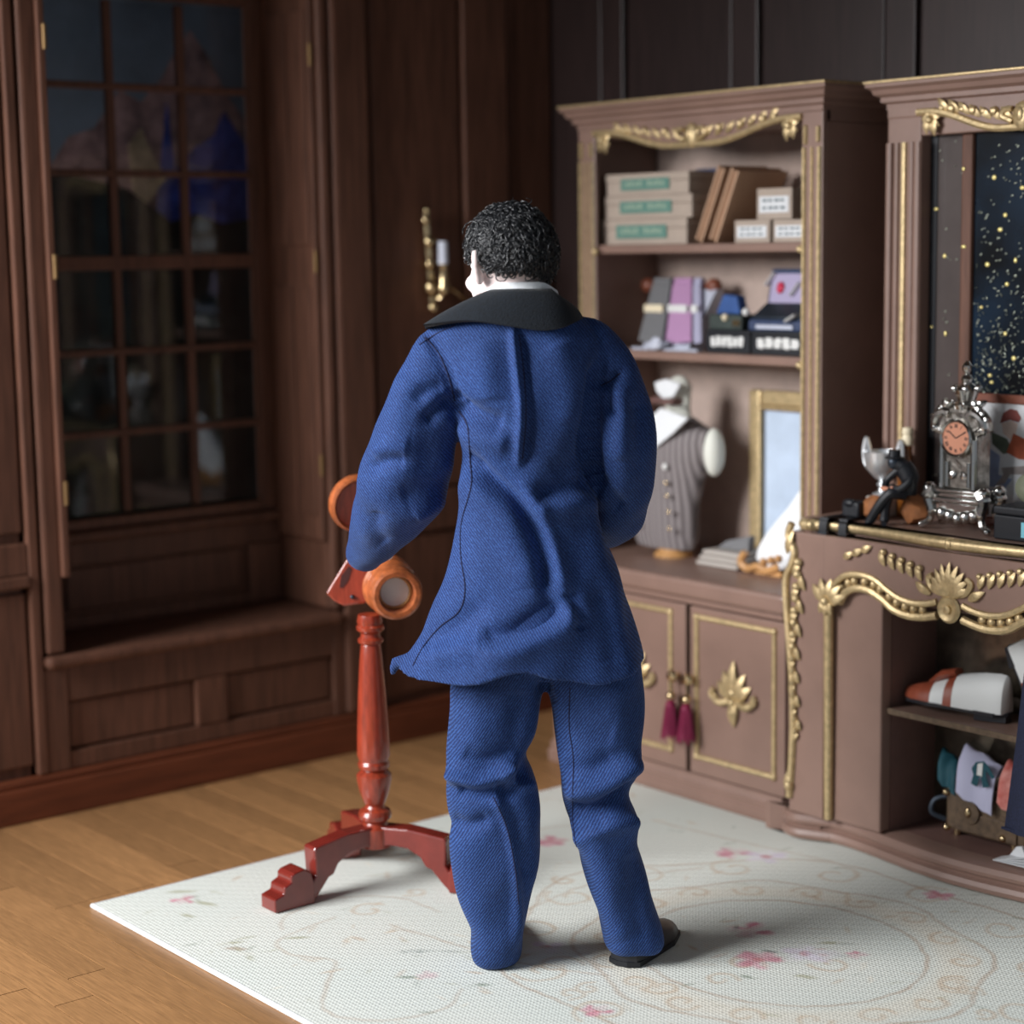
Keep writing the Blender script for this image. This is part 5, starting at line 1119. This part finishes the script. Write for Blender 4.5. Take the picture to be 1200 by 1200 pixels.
# ---- coat
TORSO = [(345, 574, 646, .0, .060), (356, 558, 656, .0, .075), (368, 530, 676, .0, .092), (380, 512, 692, .0, .105), (395, 502, 704, .0, .116), (415, 506, 708, .0, .125), (440, 516, 708, .0, .130), (470, 530, 702, .0, .130), (500, 538, 698, .0, .124), (530, 541, 695, .0, .117), (560, 540, 695, .0, .112), (585, 538, 697, .0, .112),
         (610, 536, 700, .0, .116), (640, 531, 711, .0, .124), (670, 522, 722, .0, .134), (700, 510, 733, .0, .146), (730, 497, 742, .0, .158), (755, 482, 750, .0, .168), (778, 468, 755, .0, .176)]
hemx = [(455, 768), (462, 772), (478, 782), (500, 785), (530, 786), (560, 782), (590, 771), (610, 768), (632, 773), (650, 779), (680, 785), (705, 788), (735, 783), (757, 775)]
TB = smoothline(TORSO, 3); NA = 72
def ringpx(py, L, Rr, vc, b, hem=None, inset=0.0, kflare=0):
    cl, cr = DP(L, py, vc), DP(Rr, py, vc); u0, a, z = (cl.x+cr.x)/2, (cr.x-cl.x)/2-inset, (cl.z+cr.z)/2
    out = []
    for j in range(NA):
        t = 2*PI*j/NA; c, s = math.cos(t), math.sin(t)
        e = .82; x = u0+a*math.copysign(abs(c)**e, c); y = vc+(b-inset)*math.copysign(abs(s)**e, s)
        if kflare: y += kflare*.010*math.sin(5*t+.6)*(abs(s)); x += kflare*.006*math.sin(7*t)*abs(c)
        zz = z
        if hem is not None and hem > 0:
            pxs = L+(Rr-L)*(x-(u0-a))/(2*a); hy = np.interp(pxs, [h[0] for h in hemx], [h[1] for h in hemx])
            zz = z+hem*((778-hy)*DS(600, 778, vc))
        out.append((x, y, zz))
    return out
rows = []
for (py, L, Rr, vc, b) in TB:
    h = max(0, (py-700)/78); kf = max(0, (py-620)/158)
    rows.append(ringpx(py, L, Rr, vc, b, h, 0, kf))
inner = []
for (py, L, Rr, vc, b) in TB[::-1]:
    if py < 640: break
    h = max(0, (py-700)/78); kf = max(0, (py-620)/158)
    inner.append(ringpx(py, L, Rr, vc, b, h, .016, kf))
cm = MB().grid(rows+inner, True, True, True)
tubepx(cm, LARM); tubepx(cm, RARM)
# the curled corner of the tail at the left
c0 = DP(474, 776, -.02)
cm.tube([tuple(DP(500, 762, -.03)), tuple(DP(478, 774, -.03)), tuple(DP(464, 777, -.02)), tuple(DP(461, 785, -.02)), tuple(DP(460, 791, -.015))], [.020, .016, .013, .010, .007], 8)
coat_me = remesh(cm, .0052, 5)
# ---- fold strokes: (points in photo pixels, height in metres, width in px)
def to_px(me):
    n = len(me.vertices); co = np.empty(n*3); me.vertices.foreach_get('co', co); co = co.reshape(-1, 3)
    no = np.empty(n*3); me.vertices.foreach_get('normal', no); no = no.reshape(-1, 3)
    Rm = np.array([list(RT), list(HV), [0, 0, 1]]).T
    wv = co @ Rm.T+np.array([DO[0], DO[1], ZD])-np.array(CAM)
    z = wv @ np.array(FW); px = 600+FPX*(wv @ np.array(IR))/z; py = 600-FPX*(wv @ np.array(IU))/z
    return co, no, px, py
FOLDK = 1.6
def folds(me, strokes_, front_only=True):
    co, no, px, py = to_px(me); disp = np.zeros(len(co)); face = np.clip(-no[:, 1]*1.6+.15, 0, 1)
    for pts, amp, sig in strokes_:
        P = smoothline(pts, 6); dmin = np.full(len(co), 1e9); tpos = np.zeros(len(co)); m = len(P)-1
        for i in range(m):
            x0, y0 = P[i]; x1, y1 = P[i+1]; dx, dy = x1-x0, y1-y0; L2 = dx*dx+dy*dy+1e-9
            t = np.clip(((px-x0)*dx+(py-y0)*dy)/L2, 0, 1); d = np.hypot(px-x0-t*dx, py-y0-t*dy)
            k = d < dmin; dmin[k] = d[k]; tpos[k] = (i+t[k])/m
        env = np.clip(np.minimum(tpos, 1-tpos)*5+.35, 0, 1)
        disp += FOLDK*amp*env*np.exp(-.5*(dmin/sig)**2)
    co = co+no*(disp*face)[:, None]
    # soft cloth unevenness everywhere
    q = co*np.array([1, 1, .8])
    w_ = .0022*(np.sin(q[:, 0]*23+q[:, 2]*31+1)*np.sin(q[:, 2]*19-q[:, 1]*27)+.7*np.sin(q[:, 0]*47-q[:, 2]*38+q[:, 1]*33))
    co = co+no*w_[:, None]
    me.vertices.foreach_set('co', co.ravel()); me.update()
COATF = [([(601, 386), (606, 430), (611, 480), (608, 542)], .013, 3.6), ([(609, 388), (615, 430), (619, 480), (616, 540)], -.007, 5),
         ([(534, 474), (556, 486), (590, 498)], -.016, 8), ([(536, 500), (560, 512), (596, 520)], .008, 9),
         ([(544, 532), (575, 562), (612, 594), (634, 640), (641, 690)], -.022, 7), ([(540, 556), (572, 590), (604, 630), (622, 690)], .012, 16),
         ([(616, 572), (632, 606), (650, 655), (664, 700), (672, 722)], .012, 8), ([(628, 580), (662, 574), (694, 566)], -.013, 7), ([(630, 596), (665, 592), (700, 590)], .008, 10),
         ([(556, 772), (600, 764), (640, 748), (664, 732), (676, 716)], .012, 12), ([(560, 748), (600, 742), (636, 724), (656, 708)], -.014, 9), ([(680, 740), (676, 716), (664, 692)], -.012, 6),
         ([(492, 752), (530, 738), (566, 708)], -.008, 10), ([(505, 770), (540, 762), (575, 745)], .008, 10), ([(700, 690), (715, 730), (720, 780)], -.007, 10), ([(700, 600), (712, 650), (722, 700)], .006, 10),
         ([(650, 400), (664, 440), (668, 500)], .006, 14), ([(690, 500), (680, 540), (650, 560)], -.008, 10), ([(560, 400), (570, 440), (575, 470)], .006, 14),
         ([(500, 392), (520, 420), (530, 452), (536, 474)], -.010, 4), ([(528, 468), (512, 482), (498, 494)], -.012, 6), ([(520, 452), (500, 458), (486, 470)], -.006, 6), ([(512, 490), (500, 520), (500, 560)], -.005, 12),
         ([(428, 552), (452, 540), (474, 540)], -.009, 6), ([(436, 532), (460, 522), (480, 524)], .007, 8), ([(528, 560), (500, 574), (470, 584)], -.007, 9), ([(452, 640), (440, 622), (440, 600)], -.006, 7), ([(524, 586), (505, 596), (486, 606)], .008, 6), ([(478, 440), (465, 480), (462, 520)], .005, 12),
         ([(700, 425), (694, 470), (692, 520), (697, 575)], -.020, 6), ([(704, 452), (716, 446), (728, 436)], -.012, 4), ([(716, 452), (714, 476), (722, 486)], -.009, 4), ([(724, 452), (728, 490), (728, 540)], .009, 9), ([(745, 470), (752, 510), (748, 560)], -.006, 8), ([(704, 560), (716, 580), (730, 596)], -.007, 6)]
folds(coat_me, COATF)
def obj_from(me, name, m, par):
    me.name = name; me.materials.append(m); me.polygons.foreach_set('use_smooth', [True]*len(me.polygons)); o = bpy.data.objects.new(name, me); COL.objects.link(o)
    o.parent = par; ORG[o.name] = Vector((0, 0, 0)); return o
coat = obj_from(coat_me, 'coat', MAT['denim'], doll)
def bvh(me): return BVHTree.FromPolygons([v.co.copy() for v in me.vertices], [tuple(p.vertices) for p in me.polygons])
camL = Vector(((CAM-Vector((DO[0], DO[1], 0))).dot(RT), (CAM-Vector((DO[0], DO[1], 0))).dot(HV), CAM.z-ZD))
def on_surf(tree, px, py, off=.001):
    d = ray(px, py); dl = Vector((d.dot(RT), d.dot(HV), d.z)).normalized(); h = tree.ray_cast(camL, dl)
    return None if h[0] is None else h[0]+h[1]*off
def seam(tree, pts, par, r=.0016, off=.0004, m='seam', name='seam'):
    P = [on_surf(tree, a, b, off) for a, b in smoothline(pts, 7)]; P = [p for p in P if p is not None]
    if len(P) > 2: return MB().tube(P, r, 6).build(name, MAT[m], par)
ct_ = bvh(coat_me)
for pts in ([(538, 482), (548, 500), (551, 540), (552, 570), (541, 612), (540, 650), (545, 690), (538, 716), (515, 735), (496, 758), (484, 780)],
            [(498, 396), (514, 414), (526, 442), (533, 470)], [(492, 404), (510, 392), (534, 381)], [(704, 452), (716, 446), (727, 437)], [(608, 392), (614, 440), (616, 490), (612, 538)]):
    seam(ct_, pts, coat)
# ---- trousers
LLEG = [(700, 545, 640, .0, .095), (760, 533, 640, .0, .092), (800, 528, 639, .0, .090), (830, 527, 633, .0, .088), (860, 526, 628, .0, .088), (885, 524, 618, .0, .086), (905, 523, 624, .0, .090), (925, 522, 630, .0, .092), (945, 525, 634, .0, .088), (962, 529, 635, .0, .086), (980, 526, 634, .0, .088), (1000, 526, 632, .0, .088), (1020, 529, 629, .0, .086), (1044, 535, 623, .005, .082), (1070, 544, 617, .01, .078), (1090, 551, 614, .01, .074), (1110, 552, 612, .012, .070), (1122, 555, 609, .014, .064), (1127, 562, 603, .016, .05)]
RLEG = [(700, 636, 730, .0, .095), (760, 637, 748, .0, .092), (800, 639, 754, .0, .090), (830, 646, 755, .0, .088), (860, 652, 753, .0, .088), (880, 654, 752, .0, .088), (900, 655, 750, .0, .090), (918, 657, 743, .0, .088), (935, 660, 738, .0, .084), (953, 665, 745, .0, .084), (970, 670, 747, .0, .084), (990, 675, 747, .0, .082), (1020, 684, 756, .005, .080), (1045, 692, 763, .005, .078), (1070, 700, 769, .008, .076), (1090, 705, 775, .01, .074), (1104, 709, 777, .012, .072), (1112, 716, 772, .014, .062)]
NA = 44
tm = MB()
tr = [ringpx(*r) for r in smoothline(LLEG, 3)]; tm.grid(tr, True, True, True)
tr = [ringpx(*r) for r in smoothline(RLEG, 3)]; tm.grid(tr, True, True, True)
tm.grid([ringpx(*r) for r in smoothline([(640, 560, 706, .0, .090), (690, 546, 728, .0, .098), (740, 538, 744, .0, .095), (775, 534, 750, .0, .088), (796, 560, 720, .0, .06)], 3)], True, True, True)
tro_me = remesh(tm, .0050, 4)
TROF = [([(524, 906), (556, 918), (584, 912), (604, 896)], .016, 6), ([(534, 925), (560, 930), (580, 926)], -.014, 6), ([(584, 918), (592, 930), (602, 926), (614, 900)], -.016, 6), ([(600, 910), (612, 920), (626, 916)], .010, 6), ([(526, 962), (548, 968), (572, 960)], -.010, 6),
        ([(578, 930), (592, 960), (602, 1000), (606, 1050), (604, 1108)], .009, 4), ([(590, 940), (604, 980), (616, 1030)], -.006, 9), ([(555, 800), (552, 850), (548, 890)], .006, 14), ([(612, 810), (606, 850), (604, 888)], -.007, 10), ([(545, 880), (570, 890), (600, 878)], -.007, 7),
        ([(640, 790), (638, 810), (642, 828)], -.012, 6), ([(660, 950), (690, 952), (718, 938), (746, 918)], -.024, 7), ([(664, 928), (696, 926), (724, 912), (750, 890)], .016, 9), ([(672, 984), (700, 972), (730, 966), (746, 962)], .012, 8), ([(676, 975), (690, 966), (708, 960)], -.008, 6), ([(660, 900), (690, 902), (720, 888)], -.006, 8),
        ([(700, 980), (710, 1040), (728, 1104)], .007, 12), ([(740, 1000), (748, 1050), (752, 1104)], -.008, 10), ([(660, 820), (690, 850), (720, 860)], -.006, 10), ([(725, 800), (722, 850), (720, 880)], .004, 12), ([(680, 1010), (692, 1060), (700, 1100)], -.004, 8)]
folds(tro_me, TROF)
for v_ in tro_me.vertices: v_.co.z = max(v_.co.z, .0012)
trousers = obj_from(tro_me, 'trousers', MAT['denim_t'], doll)
tt_ = bvh(tro_me)
for pts in ([(668, 806), (667, 850), (672, 890), (671, 930), (672, 970), (680, 1010), (692, 1060), (706, 1104)], [(578, 934), (594, 970), (604, 1020), (608, 1060)]): seam(tt_, pts, trousers, .0013)
MB().tube([tuple(p) for p in [DP(725-24*math.cos(a)+18, 1106+4*math.sin(a*2), -.02+.05*math.sin(a)) for a in np.linspace(0, PI, 9)]], .004, 6).build('hem_roll', MAT['denim_t'], trousers)
# ---- shoes
def dshoe(p, yaw, L):
    M = Matrix.Translation((p[0], p[1], 0)) @ Matrix.Rotation(yaw, 4, 'Z')
    up = MB().grid([[tuple(M @ Vector((wd*math.cos(2*PI*j/20), y, .012+(h*max(0, math.sin(2*PI*j/20)))))) for j in range(20)] for y, wd, h in [(-.045, .012, .04), (-.038, .034, .055), (-.01, .042, .062), (.04, .044, .066), (.09, .047, .058), (.14, .048, .042), (.185, .036, .03), (.205, .012, .016)]], True, True, True)
    s = up.build('shoe', MAT['shoe'], doll)
    MB().prism([(-.014, -.05), (-.04, -.035), (-.045, .03), (-.052, .13), (-.034, .20), (0, .215), (.034, .20), (.052, .13), (.045, .03), (.04, -.035), (.014, -.05)], lambda a, b, d: tuple(M @ Vector((a, b, d))), .0008, .0125).build('sole', MAT['black'], s, smooth=False)
lf_ = DP(583, 1124, 0); dshoe((lf_.x+.006, .075), R(4), 1)
rf_ = DP(742, 1122, -.0); dshoe((rf_.x-.004, .012), R(-30), 1)
# ---- body: one continuous skin (head, face, ears, neck, trunk, arms, hands, legs)
HC = DP(597, 308, .005); SCL = DS(600, 300, 0)
YAW = R(30); HM = Matrix.Translation(HC) @ Matrix.Rotation(YAW, 4, 'Z') @ Matrix.Rotation(R(-5), 4, 'X')
def hp(x, y, z): return tuple(HM @ Vector((x, y, z)))
bm_ = MB()
bm_.ball((0, 0, 0), (.080, .098, .096), 28, 18, HM @ Matrix.Translation((0, -.010, .020)))       # cranium
bm_.ball((0, 0, 0), (.074, .085, .100), 24, 16, HM @ Matrix.Translation((0, .026, -.040)))      # face
bm_.ball((0, 0, 0), (.046, .045, .040), 16, 10, HM @ Matrix.Translation((0, .056, -.112)))      # chin
for s in (-1, 1):
    bm_.tube([hp(s*.068, .0, -.07), hp(s*.050, .045, -.108), hp(s*.012, .078, -.126)], [.026, .024, .022], 10)   # jaw
    bm_.ball((0, 0, 0), (.028, .022, .022), 12, 8, HM @ Matrix.Translation((s*.042, .078, -.038)))      # cheek
    bm_.tube([hp(s*.012, .104, .022), hp(s*.036, .100, .028), hp(s*.062, .082, .020)], [.011, .012, .010], 8)    # brow
    bm_.tube(smoothline([hp(s*.080, -.006, .020), hp(s*.096, -.020, .022), hp(s*.101, -.026, .0), hp(s*.093, -.018, -.026), hp(s*.080, -.006, -.042)], 5), [.008]*6+[.009]*5+[.008]*5+[.010]*5, 8)  # ear rim
    bm_.ball((0, 0, 0), (.010, .016, .026), 10, 8, HM @ Matrix.Translation((s*.084, -.008, -.008)))
bm_.tube([hp(0, .104, .018), hp(0, .114, -.008), hp(0, .126, -.028), hp(0, .114, -.038)], [.009, .010, .012, .010], 10)   # nose
for s in (-1, 1): bm_.ball(hp(s*.011, .116, -.034), .010, 8, 6)
bm_.tube([hp(-.024, .098, -.068), hp(0, .110, -.064), hp(.024, .098, -.068)], [.006, .009, .006], 8)
bm_.tube([hp(-.020, .098, -.078), hp(0, .108, -.080), hp(.020, .098, -.078)], [.006, .009, .006], 8)
nk0, nk1 = DP(608, 385, .0), HM @ Vector((0, -.004, -.06))
bm_.tube([tuple(nk0), tuple((nk0+nk1)*.5), tuple(nk1)], [.075, .066, .064], 20)
bm_.grid([ringpx(*r, inset=.022) for r in [(372, 555, 660, .0, .06), (392, 520, 690, .0, .08), (430, 532, 690, .0, .10), (500, 550, 685, .0, .095), (570, 552, 680, .0, .085), (640, 550, 700, .0, .09), (720, 560, 720, .0, .07), (745, 575, 700, .0, .05)]], True, True, True)
tubepx(bm_, [(a, b, v, r*.5) for a, b, v, r in LARM]); tubepx(bm_, [(a, b, v, r*.5) for a, b, v, r in RARM])
for leg in (LLEG, RLEG):
    bm_.tube([DP((L+Rr)/2, py, vc) for py, L, Rr, vc, b in leg[1:]], [min(b, (Rr-L)/2*DS(600, py, 0))*.55 for py, L, Rr, vc, b in leg[1:]], 16)
def hand(wrist, fwd, palm_n, curl, side):
    """palm, four unequal bent fingers and a thumb leaving the side of the palm"""
    f = Vector(fwd).normalized(); n = Vector(palm_n); n = (n-f*n.dot(f)).normalized(); s_ = f.cross(n)*side
    w0 = Vector(wrist); P = lambda a, b, c: tuple(w0+f*a+s_*b+n*c)
    bm_.tube([P(-.03, 0, 0), P(.02, 0, 0), P(.055, 0, .002), P(.085, 0, .003)], [.025, .032, .040, .036], 14, flat=.48, ref=tuple(n))
    for i, (b, L) in enumerate(((-.030, .072), (-.010, .082), (.010, .076), (.029, .060))):
        p = Vector(P(.078, b, .002)); d = f.copy(); pts = [tuple(p)]
        for k_, q in enumerate((.45, .32, .23)):
            d = (Matrix.Rotation(R(curl*(.6+.25*k_)), 3, n.cross(f)*-1) @ d).normalized(); p = p+d*L*q; pts.append(tuple(p))
        bm_.tube(pts, [.0095, .009, .0085, .007], 9)
    bm_.tube([P(.018, -.030, .004), P(.045, -.052, .012), P(.070, -.056, .022), P(.086, -.052, .032)], [.013, .011, .0095, .0075], 9)
wl_, wl2 = DP(430, 644, .34), DP(431, 638, .45); hand(wl_, wl2-wl_, (.0, -.2, -1), 22, 1)
wr_, wr2 = DP(716, 620, .28), DP(690, 628, .36); hand(wr_, wr2-wr_, (-.6, -.5, -.4), 30, -1)
body_me = remesh(bm_, .0046, 3)
body = obj_from(body_me, 'body', MAT['skin'], doll)
for s in (-1, 1):
    e = MB().ball(hp(s*.034, .088, .002), (.014, .012, .012), 12, 8).build('eye', MAT['white'], body)
    MB().ball(hp(s*.034, .099, .002), .0062, 10, 6).build('iris', MAT['black'], e)
MB().tube([hp(-.020, .106, -.073), hp(0, .116, -.072), hp(.020, .106, -.073)], .0035, 6).build('lips', MAT['bow'], body)
# ---- hair: cap and curled locks
hrn = random.Random(11); hb = MB()
def hair_at(th, ph):       # th: 0 top .. pi bottom ; ph: 0 = back (-y)
    x = math.sin(th)*math.sin(ph); y = -math.sin(th)*math.cos(ph); z = math.cos(th)
    return Vector((x*.090, y*.112-.010, z*.103+.022)), Vector((x/.090, y/.112, z/.103)).normalized()
def hairline(ph):          # lowest polar angle that still carries hair
    a = abs(ph)
    pts = [(0, 2.09), (.9, 2.08), (1.15, 2.0), (1.34, 1.75), (1.48, 1.42), (1.64, 1.42), (1.74, 1.72), (1.92, 1.66), (2.08, 1.24), (2.4, 1.02), (PI, .98)]
    return float(np.interp(a, [p[0] for p in pts], [p[1] for p in pts]))+.20*max(0, math.sin(ph+.25))*(1 if a < 1.4 else 0)
rows = []
for i in range(15):
    f = i/14; row = []
    for j in range(48):
        ph = -PI+2*PI*j/48; p, n = hair_at(max(.02, f*hairline(ph)), ph); p = p-n*.004*(1 if i < 14 else 3)
        row.append(hp(*p))
    rows.append(row)
rin = [[hp(*(hair_at(max(.02, i/6*hairline(-PI+2*PI*j/48)), -PI+2*PI*j/48)[0]*.88+Vector((0, 0, .002)))) for j in range(48)] for i in range(6, -1, -1)]
hb.grid(rows+rin, True, True, True)
for i in range(6000):
    ph = hrn.uniform(-PI, PI); th = math.acos(1-hrn.random()*(1-math.cos(hairline(ph))))
    p, n = hair_at(th, ph); t1 = n.cross(Vector((0, 0, 1)))
    if t1.length < .05: t1 = Vector((1, 0, 0))
    t1.normalize(); t2 = n.cross(t1)
    a0 = hrn.random()*6.28; r = hrn.uniform(.006, .015); turns = hrn.uniform(.5, 1.2)*hrn.choice((-1, 1)); drop = hrn.uniform(.0, .02); out = hrn.uniform(.0, .010)
    edge = th/hairline(ph)
    if edge > .86: r *= .55; drop *= .3
    if i < 26: out = hrn.uniform(.012, .03); r = .016; ph = ph
    pts = []
    for k_ in range(8):
        f = k_/7; a = a0+turns*2*PI*f
        q = p+n*(.001+out*f+.004*math.sin(a*1.3))+t1*(r*(math.cos(a)-math.cos(a0)))+t2*(r*(math.sin(a)-math.sin(a0)))+Vector((0, 0, -drop*f))
        pts.append(hp(*q))
    hb.tube(pts, [.0013, .0016, .0016, .0016, .0015, .0014, .0012, .0007], 4)
hair = hb.build('hair', MAT['hair'], doll, fix=False, angle=3)
# ---- shirt collar, coat collar
def band(spec, th, name, m, par):
    """spec rows: list of point lists; makes a thin two sided sheet through them"""
    g0 = [[Vector(p) for p in r] for r in spec]; nr, nc = len(g0), len(g0[0]); top, bot = [], []
    for i in range(nr):
        a, b = [], []
        for j in range(nc):
            du = g0[i][min(j+1, nc-1)]-g0[i][max(j-1, 0)]; dv = g0[min(i+1, nr-1)][j]-g0[max(i-1, 0)][j]; n = du.cross(dv)
            n = n.normalized() if n.length > 1e-9 else Vector((0, 0, 1)); a.append(tuple(g0[i][j]+n*th)); b.append(tuple(g0[i][j]-n*th))
        top.append(a); bot.append(b)
    rows = [top[i]+bot[i][::-1] for i in range(nr)]
    return MB().grid(rows, True, True, True).build(name, m, par, angle=1.2)
ncx, ncv = DP(610, 345, 0).x, -.004
AN = np.linspace(R(-155), R(155), 41)       # 0 = back
def zc(py, v): return DP(600, py, v).z
sc_rows = []
for i in range(5):
    f = i/4; row = []
    for a in AN:
        rx, ry = .086-.006*f, .078-.006*f
        zt_c = np.interp(abs(a), [0, .6, 1.2, 2.8], [zc(331, -.08), zc(331, -.08), zc(340, 0), zc(352, .08)]); zb_c = zc(356, -.08)
        row.append((ncx+rx*math.sin(a), ncv-ry*math.cos(a), zb_c+(zt_c-zb_c)*f))
    sc_rows.append(row)
band(sc_rows, .003, 'shirt_collar', MAT['cloth_w'], doll)
outp = [(-2.7, 560, 450, .16), (-2.2, 528, 410, .11), (-1.75, 508, 388, .06), (-1.35, 497, 383, -.01), (-.95, 505, 381, -.075), (-.5, 548, 376, -.115), (-.1, 590, 381, -.128), (.25, 632, 387, -.126), (.6, 658, 384, -.112), (.95, 674, 378, -.075), (1.35, 682, 374, -.01), (1.75, 678, 388, .06), (2.2, 664, 412, .11), (2.7, 640, 450, .16)]
oc = smoothline([(a, *DP(x, y, v)) for a, x, y, v in outp], 5); oa = [p[0] for p in oc]
cl_rows = []
AN2 = np.linspace(-2.7, 2.7, 61)
for i in range(8):
    f = i/7; row = []
    for a in AN2:
        O_ = Vector([float(np.interp(a, oa, [p[k_] for p in oc])) for k_ in (1, 2, 3)])
        zt_c = np.interp(abs(a), [0, .8, 1.4, 2.7], [zc(340, -.09), zc(341, -.08), zc(357, 0), zc(400, .10)])
        I_ = Vector((ncx+.090*math.sin(a), ncv-.083*math.cos(a), zt_c))
        p = I_.lerp(O_, f); p.z += .008*math.sin(PI*f)*(1-.3*f); p += Vector((math.sin(a), -math.cos(a), 0))*.005*math.sin(PI*f); row.append(tuple(p))
    cl_rows.append(row)
fc_ = band(cl_rows, .0045, 'coat_collar', MAT['felt'], doll)
